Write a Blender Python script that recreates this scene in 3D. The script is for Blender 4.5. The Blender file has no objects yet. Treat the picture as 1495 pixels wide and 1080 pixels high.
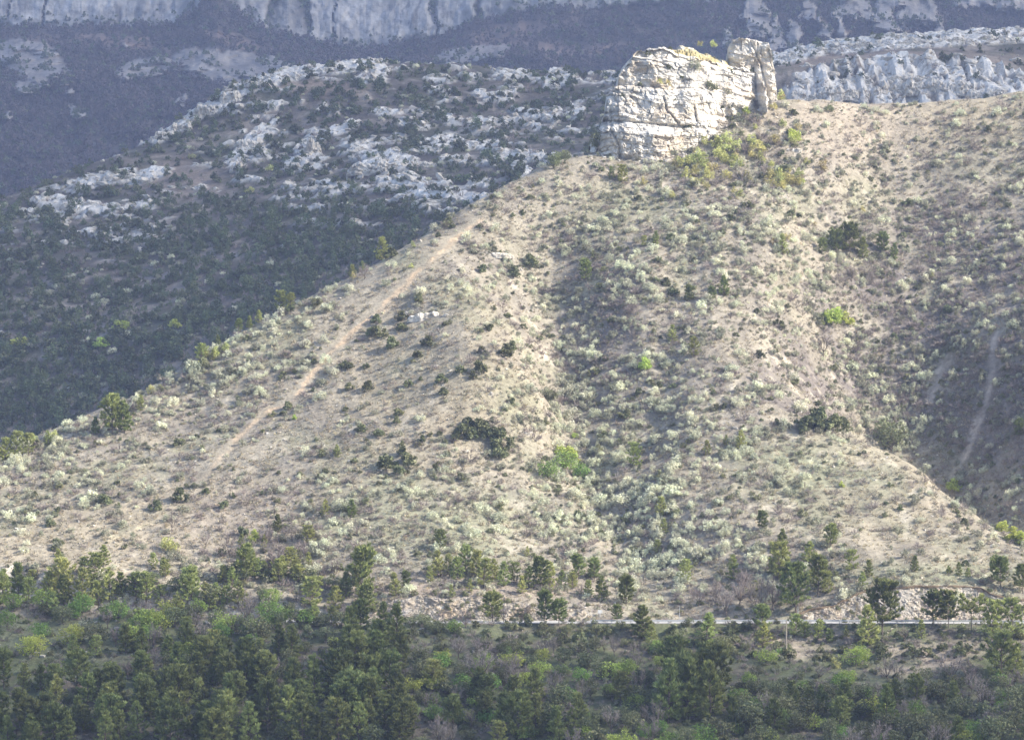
import bpy, math, random
import numpy as np

scene = bpy.context.scene
COL = scene.collection
rnd = random.Random(7)
rng = np.random.default_rng(7)

# ---------------------------------------------------------------- camera
K = 2 * math.tan(math.radians(10.0)) / 1495.0        # tangent of the angle of one photograph pixel
cd = bpy.data.cameras.new('camera')
cd.sensor_fit = 'HORIZONTAL'
cd.sensor_width = 36.0
cd.angle_x = math.radians(20.0)
cd.clip_start = 0.5
cd.clip_end = 12000.0
cam = bpy.data.objects.new('camera', cd)
cam.rotation_euler = (math.radians(90.0), 0, 0)
COL.objects.link(cam)
scene.camera = cam

# ---------------------------------------------------------------- sky, sun, exposure
LV = np.array([0.80, -0.20, 0.56]); LV /= np.linalg.norm(LV)      # towards the sun
SUN_EL = math.asin(LV[2]); SUN_AZ = math.atan2(LV[0], LV[1])
world = bpy.data.worlds.new("World")
scene.world = world
world.use_nodes = True
wn = world.node_tree
bg = wn.nodes['Background']
sky = wn.nodes.new('ShaderNodeTexSky')
sky.sky_type = 'NISHITA'
sky.sun_disc = False
sky.sun_elevation = SUN_EL
sky.sun_rotation = SUN_AZ
sky.altitude = 400
sky.air_density = 1.0
sky.dust_density = 2.3
wn.links.new(sky.outputs[0], bg.inputs[0])
bg.inputs[1].default_value = 0.12
sd = bpy.data.lights.new('sun', 'SUN')
sd.energy = 4.1
sd.angle = math.radians(0.55)
sd.color = (1.0, 0.935, 0.83)
sun = bpy.data.objects.new('sun', sd)
sun.rotation_euler = (math.radians(90) - SUN_EL, 0, math.atan2(LV[0], -LV[1]))
sun.location = (300, -100, 300)
COL.objects.link(sun)
scene.view_settings.view_transform = 'Standard'
scene.view_settings.look = 'None'
scene.view_settings.exposure = 1.28
scene.view_settings.gamma = 1.0
scene.view_settings.use_curve_mapping = False
cy = scene.cycles
cy.use_denoising = True
cy.max_bounces = 5
cy.diffuse_bounces = 3
cy.glossy_bounces = 1
cy.transmission_bounces = 3
cy.volume_bounces = 1
cy.transparent_max_bounces = 8
cy.caustics_reflective = False
cy.caustics_refractive = False
cy.sample_clamp_indirect = 4.0
cy.use_adaptive_sampling = False

# ---------------------------------------------------------------- numeric helpers
def hash2(ix, iy, s=0):
    h = (ix.astype(np.int64) * 374761393 + iy.astype(np.int64) * 668265263 + s * 1442695041) & 0x7fffffff
    h = ((h ^ (h >> 13)) * 1274126177) & 0x7fffffff
    h = (h ^ (h >> 16)) * 69069 & 0x7fffffff
    return ((h ^ (h >> 11)) & 0xffffff) / float(0xffffff)

def vnoise(x, y, s=0):
    ix = np.floor(x); iy = np.floor(y)
    fx = x - ix; fy = y - iy
    fx = fx * fx * fx * (fx * (fx * 6 - 15) + 10); fy = fy * fy * fy * (fy * (fy * 6 - 15) + 10)
    a = hash2(ix, iy, s); b = hash2(ix + 1, iy, s); c = hash2(ix, iy + 1, s); d = hash2(ix + 1, iy + 1, s)
    return (a + (b - a) * fx) * (1 - fy) + (c + (d - c) * fx) * fy

def fbm(x, y, octv=4, s=0, gain=0.5):
    t = 0; a = 1; n = 0
    for o in range(octv):
        t = t + a * (vnoise(x, y, s + o * 17) - 0.5) * 2; n += a
        x = x * 2.03 + 11.3; y = y * 2.03 - 7.7; a *= gain
    return t / n

def worley(x, y, s=0):
    """nearest distance, second nearest, random value of the cell"""
    ix = np.floor(x); iy = np.floor(y)
    d1 = np.full(x.shape, 9.0); d2 = np.full(x.shape, 9.0); cid = np.zeros(x.shape)
    for ox in (-1, 0, 1):
        for oy in (-1, 0, 1):
            cx = ix + ox; cyy = iy + oy
            px = cx + hash2(cx, cyy, s + 3); py = cyy + hash2(cx, cyy, s + 9)
            d = np.hypot(x - px, y - py)
            r = hash2(cx, cyy, s + 21)
            near = d < d1
            d2 = np.where(near, d1, np.minimum(d2, d))
            cid = np.where(near, r, cid)
            d1 = np.where(near, d, d1)
    return d1, d2, cid

def sstep(a, b, x):
    t = np.clip((x - a) / (b - a), 0, 1)
    return t * t * (3 - 2 * t)

def tps(P, V, smooth=0.0):
    P = np.asarray(P, float); V = np.asarray(V, float)
    n = len(P)
    def ker(d2): return np.where(d2 > 1e-9, d2 * np.log(np.maximum(d2, 1e-9)) * 0.5, 0)
    D = ((P[:, None] - P[None]) ** 2).sum(-1)
    A = np.zeros((n + 3, n + 3))
    A[:n, :n] = ker(D) + smooth * np.eye(n)
    A[:n, n] = 1; A[:n, n + 1:] = P; A[n, :n] = 1; A[n + 1:, :n] = P.T
    w = np.linalg.solve(A, np.concatenate([V, [0, 0, 0]]))
    def f(X, Y):
        out = w[n] + w[n + 1] * X + w[n + 2] * Y
        for i in range(n):
            d2 = (X - P[i, 0]) ** 2 + (Y - P[i, 1]) ** 2
            out = out + w[i] * ker(d2)
        return out
    return f

def pw(u, v, Y): return ((u - 747.5) * K * Y, Y, -(v - 540.0) * K * Y)
def to_px(x, y, z): return x / (K * y) + 747.5, 540.0 - z / (K * y)

# ---------------------------------------------------------------- mesh helpers
def add_mesh(name, verts, faces, mats, parent=None, smooth=False, colors=None, attr='tint', loc=None, link=True):
    me = bpy.data.meshes.new(name)
    verts = np.asarray(verts, np.float32)
    if isinstance(faces, np.ndarray):
        k = faces.shape[1]; nf = len(faces)
        me.vertices.add(len(verts)); me.vertices.foreach_set('co', verts.ravel())
        me.loops.add(nf * k); me.loops.foreach_set('vertex_index', faces.astype(np.int32).ravel())
        me.polygons.add(nf)
        me.polygons.foreach_set('loop_start', np.arange(0, nf * k, k, dtype=np.int32))
        me.update(calc_edges=True)
    else:
        me.from_pydata([tuple(map(float, v)) for v in verts], [], faces); me.update()
    if colors is not None:
        c = np.ones((len(verts), 4), np.float32); c[:, :3] = colors
        a = me.color_attributes.new(attr, 'FLOAT_COLOR', 'POINT')
        a.data.foreach_set('color', c.ravel())
    me.polygons.foreach_set('use_smooth', np.full(len(me.polygons), smooth, bool))
    for m in (mats if isinstance(mats, (list, tuple)) else [mats]): me.materials.append(m)
    o = bpy.data.objects.new(name, me)
    if link: COL.objects.link(o)
    if parent is not None: o.parent = parent
    if loc is not None: o.location = loc
    return o

def grid_faces(ny, nx):
    i = np.arange(ny * nx).reshape(ny, nx)
    return np.stack([i[:-1, :-1], i[:-1, 1:], i[1:, 1:], i[1:, :-1]], -1).reshape(-1, 4)

def tag(o, label=None, cat=None, group=None, kind=None):
    if label: o['label'] = label
    if cat: o['category'] = cat
    if group: o['group'] = group
    if kind: o['kind'] = kind
    return o

# ---------------------------------------------------------------- materials
def new_mat(name):
    m = bpy.data.materials.new(name); m.use_nodes = True
    nt = m.node_tree
    b = nt.nodes['Principled BSDF']
    b.inputs['Roughness'].default_value = 0.9
    b.inputs['Specular IOR Level'].default_value = 0.1
    return m, nt, b

def mat_terrain(name, scale=1.0, bump=0.6, grain=0.35):
    """base colour from the tint of the ground (soil, turf, rock), broken up by fine grain and relief"""
    m, nt, b = new_mat(name)
    N = nt.nodes.new; L = nt.links.new
    at = N('ShaderNodeAttribute'); at.attribute_name = 'tint'
    geo = N('ShaderNodeNewGeometry')
    n1 = N('ShaderNodeTexNoise'); n1.inputs['Scale'].default_value = 0.9 / scale; n1.inputs['Detail'].default_value = 6; n1.inputs['Roughness'].default_value = 0.7
    n2 = N('ShaderNodeTexNoise'); n2.inputs['Scale'].default_value = 0.13 / scale; n2.inputs['Detail'].default_value = 4
    L(geo.outputs['Position'], n1.inputs['Vector']); L(geo.outputs['Position'], n2.inputs['Vector'])
    mr = N('ShaderNodeMapRange'); mr.inputs[1].default_value = 0.25; mr.inputs[2].default_value = 0.75
    mr.inputs[3].default_value = 1 - grain; mr.inputs[4].default_value = 1 + grain
    L(n1.outputs[0], mr.inputs[0])
    mr2 = N('ShaderNodeMapRange'); mr2.inputs[1].default_value = 0.3; mr2.inputs[2].default_value = 0.7
    mr2.inputs[3].default_value = 0.85; mr2.inputs[4].default_value = 1.15
    L(n2.outputs[0], mr2.inputs[0])
    mu = N('ShaderNodeMath'); mu.operation = 'MULTIPLY'; L(mr.outputs[0], mu.inputs[0]); L(mr2.outputs[0], mu.inputs[1])
    vm = N('ShaderNodeVectorMath'); vm.operation = 'SCALE'; L(at.outputs['Color'], vm.inputs[0]); L(mu.outputs[0], vm.inputs['Scale'])
    L(vm.outputs[0], b.inputs['Base Color'])
    bp = N('ShaderNodeBump'); bp.inputs['Strength'].default_value = bump; bp.inputs['Distance'].default_value = 0.5 * scale
    L(n1.outputs[0], bp.inputs['Height']); L(bp.outputs[0], b.inputs['Normal'])
    return m

def mat_leaf(name, col, var=0.3, hue=0.03, transl=0.25, rough=0.7):
    """foliage: tint of the clump times a colour that differs a little from plant to plant"""
    m, nt, b = new_mat(name)
    N = nt.nodes.new; L = nt.links.new
    at = N('ShaderNodeAttribute'); at.attribute_name = 'tint'
    oi = N('ShaderNodeObjectInfo')
    hs = N('ShaderNodeHueSaturation')
    rgb = N('ShaderNodeMix'); rgb.data_type = 'RGBA'; rgb.blend_type = 'MULTIPLY'; rgb.inputs[0].default_value = 1
    rgb.inputs[6].default_value = (*col, 1); L(at.outputs['Color'], rgb.inputs[7])
    mr = N('ShaderNodeMapRange'); mr.inputs[3].default_value = 1 - var; mr.inputs[4].default_value = 1 + var
    L(oi.outputs['Random'], mr.inputs[0]); L(mr.outputs[0], hs.inputs['Value'])
    m7 = N('ShaderNodeMath'); m7.operation = 'MULTIPLY'; m7.inputs[1].default_value = 7.31; L(oi.outputs['Random'], m7.inputs[0])
    fr = N('ShaderNodeMath'); fr.operation = 'FRACT'; L(m7.outputs[0], fr.inputs[0])
    mh = N('ShaderNodeMapRange'); mh.inputs[3].default_value = 0.5 - hue; mh.inputs[4].default_value = 0.5 + hue
    L(fr.outputs[0], mh.inputs[0]); L(mh.outputs[0], hs.inputs['Hue'])
    L(rgb.outputs[2], hs.inputs['Color'])
    L(hs.outputs[0], b.inputs['Base Color']); b.inputs['Roughness'].default_value = rough
    if transl > 0:
        tr = N('ShaderNodeBsdfTranslucent'); L(hs.outputs[0], tr.inputs[0])
        mx = N('ShaderNodeMixShader'); mx.inputs[0].default_value = transl
        L(b.outputs[0], mx.inputs[1]); L(tr.outputs[0], mx.inputs[2])
        L(mx.outputs[0], nt.nodes['Material Output'].inputs[0])
    return m

def mat_plain(name, col, rough=0.8, noise=0.0, nscale=2.0, bump=0.0, metal=0.0):
    m, nt, b = new_mat(name)
    b.inputs['Roughness'].default_value = rough; b.inputs['Metallic'].default_value = metal
    b.inputs['Base Color'].default_value = (*col, 1)
    if noise > 0:
        N = nt.nodes.new; L = nt.links.new
        geo = N('ShaderNodeNewGeometry')
        n1 = N('ShaderNodeTexNoise'); n1.inputs['Scale'].default_value = nscale; n1.inputs['Detail'].default_value = 5
        L(geo.outputs['Position'], n1.inputs['Vector'])
        mr = N('ShaderNodeMapRange'); mr.inputs[1].default_value = 0.25; mr.inputs[2].default_value = 0.75
        mr.inputs[3].default_value = 1 - noise; mr.inputs[4].default_value = 1 + noise
        L(n1.outputs[0], mr.inputs[0])
        vm = N('ShaderNodeVectorMath'); vm.operation = 'SCALE'; vm.inputs[0].default_value = col
        L(mr.outputs[0], vm.inputs['Scale']); L(vm.outputs[0], b.inputs['Base Color'])
        if bump > 0:
            bp = N('ShaderNodeBump'); bp.inputs['Strength'].default_value = bump; bp.inputs['Distance'].default_value = 0.3
            L(n1.outputs[0], bp.inputs['Height']); L(bp.outputs[0], b.inputs['Normal'])
    return m

def mat_rock(name, scale=1.0, streak=0.0, warm=0.5, fine=1.0):
    """limestone: tint of the stone, grey weathering, ochre stains, fine cracks"""
    m, nt, b = new_mat(name)
    N = nt.nodes.new; L = nt.links.new
    at = N('ShaderNodeAttribute'); at.attribute_name = 'tint'
    geo = N('ShaderNodeNewGeometry')
    mp = N('ShaderNodeMapping'); mp.inputs['Scale'].default_value = (1, 1, 1.0 if streak == 0 else streak)
    L(geo.outputs['Position'], mp.inputs[0])
    n1 = N('ShaderNodeTexNoise'); n1.inputs['Scale'].default_value = 0.5 / scale; n1.inputs['Detail'].default_value = 8; n1.inputs['Roughness'].default_value = 0.65
    L(mp.outputs[0], n1.inputs['Vector'])
    n2 = N('ShaderNodeTexNoise'); n2.inputs['Scale'].default_value = 0.16 / scale; n2.inputs['Detail'].default_value = 4
    L(mp.outputs[0], n2.inputs['Vector'])
    mr = N('ShaderNodeMapRange'); mr.inputs[1].default_value = 0.3; mr.inputs[2].default_value = 0.62; mr.inputs[3].default_value = 0.62; mr.inputs[4].default_value = 1.08
    L(n1.outputs[0], mr.inputs[0])
    cr = N('ShaderNodeValToRGB')
    cr.color_ramp.elements[0].position = 0.40; cr.color_ramp.elements[0].color = (1, 1, 1, 1)
    cr.color_ramp.elements[1].position = 0.68; cr.color_ramp.elements[1].color = (1 - 0.05 * warm, 1 - 0.22 * warm, 1 - 0.45 * warm, 1)
    L(n2.outputs[0], cr.inputs[0])
    mx = N('ShaderNodeMix'); mx.data_type = 'RGBA'; mx.blend_type = 'MULTIPLY'; mx.inputs[0].default_value = 1
    L(at.outputs['Color'], mx.inputs[6]); L(cr.outputs[0], mx.inputs[7])
    vm = N('ShaderNodeVectorMath'); vm.operation = 'SCALE'; L(mx.outputs[2], vm.inputs[0]); L(mr.outputs[0], vm.inputs['Scale'])
    L(vm.outputs[0], b.inputs['Base Color'])
    n3 = N('ShaderNodeTexNoise'); n3.inputs['Scale'].default_value = 1.4 / scale; n3.inputs['Detail'].default_value = 6
    L(mp.outputs[0], n3.inputs['Vector'])
    bp = N('ShaderNodeBump'); bp.inputs['Strength'].default_value = 0.7 * fine; bp.inputs['Distance'].default_value = 0.5 * scale
    L(n3.outputs[0], bp.inputs['Height']); L(bp.outputs[0], b.inputs['Normal'])
    return m
# ================================================================ TERRAIN
class Field:
    """a height field on a rectangular (possibly uneven) grid, with sampling and sight lines"""
    def __init__(self, xs, ys, Z): self.xs, self.ys, self.Z = xs, ys, Z
    def h(self, x, y):
        x = np.asarray(x, float); y = np.asarray(y, float)
        i = np.clip(np.searchsorted(self.xs, x) - 1, 0, len(self.xs) - 2)
        j = np.clip(np.searchsorted(self.ys, y) - 1, 0, len(self.ys) - 2)
        fx = np.clip((x - self.xs[i]) / (self.xs[i + 1] - self.xs[i]), 0, 1)
        fy = np.clip((y - self.ys[j]) / (self.ys[j + 1] - self.ys[j]), 0, 1)
        Z = self.Z
        return (Z[j, i] * (1 - fx) + Z[j, i + 1] * fx) * (1 - fy) + (Z[j + 1, i] * (1 - fx) + Z[j + 1, i + 1] * fx) * fy
    def hit(self, u, v, y0, y1, step=0.8):
        """first point of the field on the sight line of photograph pixel (u, v); nan where it is missed"""
        u = np.atleast_1d(np.asarray(u, float)); v = np.atleast_1d(np.asarray(v, float))
        Y = np.full(u.shape, np.nan)
        if len(u) == 1:
            yy = np.arange(y0, y1, step); d = -(v[0] - 540) * K * yy - self.h((u[0] - 747.5) * K * yy, yy)
            c = np.where((d[1:] <= 0) & (d[:-1] > 0))[0]
            if len(c): Y[0] = yy[c[0]] + step * d[c[0]] / max(d[c[0]] - d[c[0] + 1], 1e-6)
        else:
            live = np.arange(len(u)); prev = None
            for y in np.arange(y0, y1, step):
                d = -(v[live] - 540) * K * y - self.h((u[live] - 747.5) * K * y, np.full(live.shape, y))
                if prev is not None:
                    cross = (d <= 0) & (prev > 0)
                    if cross.any():
                        Y[live[cross]] = y - step + step * (prev / np.maximum(prev - d, 1e-6))[cross]
                        live = live[~cross]; d = d[~cross]
                        if len(live) == 0: break
                prev = d
        x = (u - 747.5) * K * Y
        return x, Y, self.h(x, np.where(np.isnan(Y), y0, Y))

def stretch(a, b, fine0, fine1, fine, coarse):
    left = np.arange(a, fine0, coarse); mid = np.arange(fine0, fine1, fine); right = np.arange(fine1, b + coarse, coarse)
    return np.concatenate([left, mid, right])

# ---- near hillside, with the wooded foot and the valley below the viewer
HP = [  # (u, v, distance) seen in the photograph
 (0,930,600),(250,930,602),(100,890,616),(500,930,602),(750,940,602),(1000,962,596),(1250,974,592),(1495,980,590),
 (0,1040,562),(400,1040,562),(750,1060,558),(1100,1050,562),(1495,1050,562),
 (0,838,632),(250,852,630),(500,878,626),(600,866,625),(700,868,625),(830,882,623.5),(1000,897,624),(1150,888,623),(1250,860,624),(1330,845,624.5),(1420,853,623.5),(1495,862,623),
 (0,655,705),(150,600,718),(300,518,735),(420,450,748),(560,380,762),(700,300,782),(800,240,800),(865,222,812),
 (0,750,666),(150,740,668),(300,700,678),(150,660,695),(350,640,694),(300,600,712),(450,560,714),(430,650,688),(550,470,734),(600,560,704),
 (650,650,680),(550,740,660),(400,800,648),(650,800,646),(680,400,750),(720,470,726),(760,550,704),
 (800,400,768),(820,480,746),(810,560,722),(830,650,700),(880,740,675),(930,810,656),(960,860,640),
 (950,300,786),(900,400,758),(950,500,728),(1000,600,704),(1050,430,748),(1100,530,724),(1150,350,774),(1000,700,676),(1100,640,692),(1050,770,655),
 (1000,215,810),(930,225,806),(1100,150,830),(1060,180,822),
 (1230,400,780),(1240,480,766),(1265,560,754),(1310,640,744),(1420,730,720),(1495,770,700),
 (1250,640,702),(1330,675,692),(1400,730,676),(1450,768,664),(1495,795,655),(1250,740,666),(1350,780,654),(1200,700,678),
 (1400,560,752),(1450,480,760),(1495,600,731),(1495,400,781),(1380,420,786),(1300,330,806),(1300,250,826),(1420,280,818),(1495,250,822),(1495,690,710),
 (1140,150,834),(1220,152,840),(1300,155,848),(1400,145,850),(1495,135,850),(1200,230,814),(1100,260,800),
 (1640,126,850),(1640,400,758),(1640,690,692),(1640,800,655),(1640,862,623),(1640,980,590),(1640,1050,562),
 (-140,710,690),(-140,835,632),(-140,930,600),(-140,1040,562),
]
pts = [pw(*p) for p in HP]
for (u, v, Y) in [(0,655,705),(150,600,718),(300,518,735),(420,450,748),(560,380,762),(700,300,782),(800,240,800),(865,222,812)]:
    x, y, z = pw(u, v, Y); pts.append((x - 8, y + 42, z - 22)); pts.append((x - 25, y + 120, z - 75))
for (u, v, Y) in [(950,170,836),(1140,150,834),(1220,152,840),(1300,155,848),(1400,145,850),(1495,135,850),(1640,126,850)]:
    x, y, z = pw(u, v, Y); pts.append((x, y + 17, z - 0.6)); pts.append((x, y + 70, z - 14)); pts.append((x, y + 190, z - 70))
pts += [(pw(1495, 800, 685)[0], 685, -44.5), (pw(1400, 800, 700)[0], 702, -33.5)]
for x in (-230, -110, 0, 110, 230):
    pts += [(x, 520, -82), (x, 420, -104), (x, 260, -104), (x, 110, -62), (x, 30, -16), (x, -5, -2.2), (x, -60, 6)]
pts = np.array(pts)
f_hill = tps(pts[:, :2], pts[:, 2], 2.0)
xs = stretch(-260, 262, -172, 172, 0.85, 6.0)
ys = np.concatenate([np.arange(-80, 500, 6.0), np.arange(500, 905, 0.85), np.arange(905, 1010, 5.0)])
X, Y = np.meshgrid(xs, ys)
Z = f_hill(X, Y)
hillU, hillV = to_px(X, np.maximum(Y, 40), Z)
near = sstep(470, 540, Y)
Z = Z + near * (1.1 * fbm(X / 26, Y / 26, 3, 5) + 0.5 * fbm(X / 7, Y / 7, 3, 15) + 0.18 * fbm(X / 2.2, Y / 2.2, 2, 25))
Z = Z + near * sstep(640, 655, Y) * (0.20 * fbm(X / 3.4, Y / 1.5, 2, 27) + 0.16 * fbm(X / 6.0, (Y + 0.8 * fbm(X / 9, Y / 9, 2, 29)) / 1.9, 2, 28))
# rills running down the face
rill = np.abs(fbm(X / 9 + 0.15 * fbm(X / 15, Y / 15, 2, 3), Y / 60, 3, 33))
Z = Z - near * 0.2 * (1 - sstep(0, 0.16, rill)) * sstep(640, 680, Y)

# the two gullies cut into the face
def carve(path, depth, wl, wr):
    best = np.full(X.shape, 1e9); side = np.zeros(X.shape); dep = np.zeros(X.shape)
    W = [pw(a, b, c) for a, b, c in path]
    for i in range(len(W) - 1):
        ax, ay = W[i][0], W[i][1]; dx, dyy = W[i + 1][0] - ax, W[i + 1][1] - ay
        t = np.clip(((X - ax) * dx + (Y - ay) * dyy) / (dx * dx + dyy * dyy), 0, 1)
        d = np.hypot(X - ax - t * dx, Y - ay - t * dyy)
        nearer = d < best
        sgn = np.sign(dx * (Y - ay) - dyy * (X - ax))
        best = np.where(nearer, d, best); side = np.where(nearer, sgn, side)
        dep = np.where(nearer, depth[i] + (depth[i + 1] - depth[i]) * t, dep)
    w = np.where(side > 0, wr, wl) * (1 + 0.35 * fbm(X / 18, Y / 18, 2, 61))
    return dep * (lambda q: q * q * (3 - 2 * q) * 0.6 + 0.4 * q)(np.clip(1 - best / w, 0, 1))
Z = Z - carve([(790,330,782),(800,400,768),(820,480,746),(810,560,722),(830,650,700),(880,740,675),(930,810,656),(960,860,640)], [0, 1.4, 3, 3.6, 3.8, 3.2, 2, 0], 10, 12)
Z = Z - carve([(1190,300,800),(1230,400,780),(1240,480,766),(1265,560,754),(1310,640,742),(1420,730,722),(1495,770,704),(1640,800,690)], [1, 4, 5.5, 6.5, 6.5, 6, 6, 6], 30, 38)
Z = Z - carve([(1010,330,784),(1000,430,758),(985,520,732),(960,600,706),(925,700,684)], [0, 2, 2.5, 2.5, 0], 10, 10)
# the road: a level bench cut into the slope and banked out on the valley side
def road_y(x):   # centre line
    return 615.2 + 0.0 * x + np.where(x < 12, 0.00075 * (x - 12) ** 2, 0) + np.where(x > 60, -0.0006 * (x - 60) ** 2, 0)
def road_z(x): return -53.35 - 0.004 * x * 0
RW = 3.2
dy = Y - road_y(X); rz = road_z(X)
up = np.clip(dy - RW - 0.9, 0, None); dn = np.clip(-dy - RW - 0.5, 0, None)
cut = rz + up * (1.75 + 0.5 * fbm(X / 4, Y / 4, 2, 51)) + 0.2
fill = rz - dn * 0.60
cap = rz - 0.10 - 0.22 * dn + 0.4 * np.clip(dn - 16, 0, None)      # nothing stands higher than the road on its valley side
Zr = np.where(dy > 0, np.minimum(Z, cut), np.where(X > -48, np.minimum(np.maximum(Z, fill), np.maximum(cap, fill)), np.maximum(Z, fill)))
Zr = np.where((dy < RW + 0.9) & (dy > -RW - 0.5), rz - 0.06, Zr)
mroad = (Y > 560) & (Y < 690)
Zn = Z.copy()
Z = np.where(mroad, Zr, Z)
hillcut = mroad & (dy > RW + 0.9) & (Zn - Zr > 0.3)
hill = Field(xs, ys, Z)
hU, hV = to_px(X, np.maximum(Y, 40), Z)

def silhouette(field, u, y0, y1):
    yy = np.arange(y0, y1, 1.5)
    return np.array([min(540 - field.h((a - 747.5) * K * yy, yy) / (K * yy)) for a in u])
SKU = np.arange(-40, 1540, 10.0); SKV = silhouette(hill, SKU, 640, 900)
# ---- masks painted on the ground where the photograph shows other soil
def ell(U, V, u, v, ru, rv, ang=0, soft=0.5):
    c, s = math.cos(math.radians(ang)), math.sin(math.radians(ang))
    a = ((U - u) * c + (V - v) * s) / ru; b = (-(U - u) * s + (V - v) * c) / rv
    return 1 - sstep(1 - soft, 1 + soft, np.hypot(a, b))
def pline(U, V, pl, w, soft=0.6):
    best = np.full(U.shape, 1e9)
    for (a, b) in zip(pl[:-1], pl[1:]):
        ax, ay = a; dx, dyy = b[0] - ax, b[1] - ay
        t = np.clip(((U - ax) * dx + (V - ay) * dyy) / (dx * dx + dyy * dyy), 0, 1)
        best = np.minimum(best, np.hypot(U - ax - t * dx, V - ay - t * dyy))
    return 1 - sstep(w * (1 - soft), w * (1 + soft), best)
def blend(C, col, m): return C * (1 - m[..., None]) + np.array(col) * m[..., None]

TRACK = [(697,322),(660,352),(600,402),(560,440),(520,480),(482,512),(450,552),(428,582),(385,606),(350,640),(318,672),(292,700)]
TRACK2 = [(596,408),(560,452),(530,470)]
n_big = fbm(X / 30, Y / 30, 3, 71); n_mid = fbm(X / 8, Y / 8, 3, 81); n_fin = fbm(X / 2.5, Y / 2.5, 2, 91)
C = np.zeros(X.shape + (3,)) + np.array([0.325, 0.288, 0.222])
C = blend(C, (0.26, 0.232, 0.19), sstep(-0.1, 0.5, n_mid + 0.4 * n_big))
C = blend(C, (0.275, 0.265, 0.18), 0.8 * sstep(0.0, 0.5, fbm(X / 14, Y / 14, 4, 101)))
# scrubby violet-brown gully side, greener hollows, straw-coloured spur
scrub = np.clip(ell(hU, hV, 1420, 500, 190, 190, 0, .4) + ell(hU, hV, 1300, 420, 120, 100, 0, .6) + ell(hU, hV, 860, 480, 60, 110, 15, .6) + ell(hU, hV, 1180, 560, 80, 60, 0, .6), 0, 1)
C = blend(C, (0.19, 0.165, 0.15), 0.9 * scrub * sstep(-0.6, 0.3, n_mid))
C = blend(C, (0.27, 0.275, 0.18), 0.7 * np.clip(ell(hU, hV, 1200, 690, 120, 50, 0, .6) + ell(hU, hV, 640, 760, 150, 50, 0, .6) + ell(hU, hV, 1300, 840, 200, 18, 0, .6), 0, 1))
C = blend(C, (0.37, 0.318, 0.228), 0.8 * np.clip(ell(hU, hV, 150, 790, 260, 60, -12, .5) + ell(hU, hV, 620, 570, 130, 110, 0, .5) + ell(hU, hV, 1280, 160, 300, 60, 0, .5) + ell(hU, hV, 1300, 720, 110, 60, 25, .6), 0, 1) * sstep(-0.7, 0.2, n_mid))
C = blend(C, (0.33, 0.28, 0.23), 0.6 * np.clip(ell(hU, hV, 330, 760, 120, 50, -15, .6) + ell(hU, hV, 1230, 190, 120, 50, 0, .6), 0, 1))
# bare stony soil speckled through the turf
C = blend(C, (0.48, 0.43, 0.34), 0.7 * sstep(0.25, 0.55, fbm(X / 3.2, Y / 3.2, 3, 111)) * sstep(-0.4, 0.3, n_big))
# wooded foot
foot = np.clip(sstep(880, 915, hV + 10 * n_mid) , 0, 1) * (Y < 612)
C = blend(C, (0.13, 0.145, 0.075), foot)
C = blend(C, (0.19, 0.165, 0.125), foot * sstep(0, 0.4, n_mid))
C = blend(C, (0.19, 0.20, 0.115), foot * np.clip(ell(hU, hV, 120, 925, 170, 38, 0, .5) + ell(hU, hV, 620, 920, 120, 30, 0, .5) + ell(hU, hV, 1280, 1000, 120, 20, 5, .6), 0, 1))
C = blend(C, (0.38, 0.32, 0.25), (Y < 612) * 0.9 * np.clip(ell(hU, hV, 1330, 962, 170, 24, 3, .5) + ell(hU, hV, 1180, 945, 80, 25, 0, .5), 0, 1) * sstep(-0.5, 0.3, n_mid))
C = blend(C, (0.33, 0.27, 0.22), 0.7 * np.clip(ell(hU, hV, 680, 862, 190, 14, 0, .5), 0, 1))
# dirt track, lower path and pale scree chutes
for pl, w, cc in ((TRACK, 3.0, (0.50, 0.38, 0.255)), (TRACK2, 2.2, (0.52, 0.40, 0.27)), ([(252,752),(200,772),(130,796)], 2.2, (0.50, 0.44, 0.30)),
                  ([(1386,522),(1370,548),(1360,588)], 4, (0.46, 0.40, 0.34)), ([(1453,488),(1450,520),(1446,555),(1440,590)], 4.5, (0.46, 0.40, 0.34)),
                  ([(1436,600),(1422,640),(1408,668)], 6, (0.48, 0.42, 0.36)), ([(850,510),(842,525)], 5, (0.5, 0.42, 0.33)), ([(876,566),(868,582)], 6, (0.5, 0.42, 0.33)),
                  ([(1128,275),(1142,290)], 8, (0.47, 0.42, 0.36)), ([(790,520),(800,512)], 6, (0.5, 0.44, 0.35)), ([(972,272),(990,280)], 7, (0.45, 0.4, 0.33))):
    C = blend(C, cc, np.clip((1 if pl is not TRACK else sstep(720, 560, hV) * 0.75 + 0.2) * pline(hU + 9 * n_mid + 2 * n_fin + 6 * n_big, hV + 3 * n_fin, pl, w) * (0.35 + 0.75 * sstep(-.45, .15, n_fin + .6 * n_mid)), 0, 1) * (Y > 640))
C = blend(C, (0.62, 0.56, 0.46), hillcut * 1.0)
C = C * (1 + 0.12 * n_fin[..., None])
M_ground = mat_terrain('dry_turf', 1.0, 0.8, 0.42)
o = add_mesh('hillside', np.stack([X, Y, Z], -1).reshape(-1, 3), grid_faces(len(ys), len(xs)), M_ground, smooth=True, colors=np.clip(C, 0, 1).reshape(-1, 3))
tag(o, kind='structure')

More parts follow.
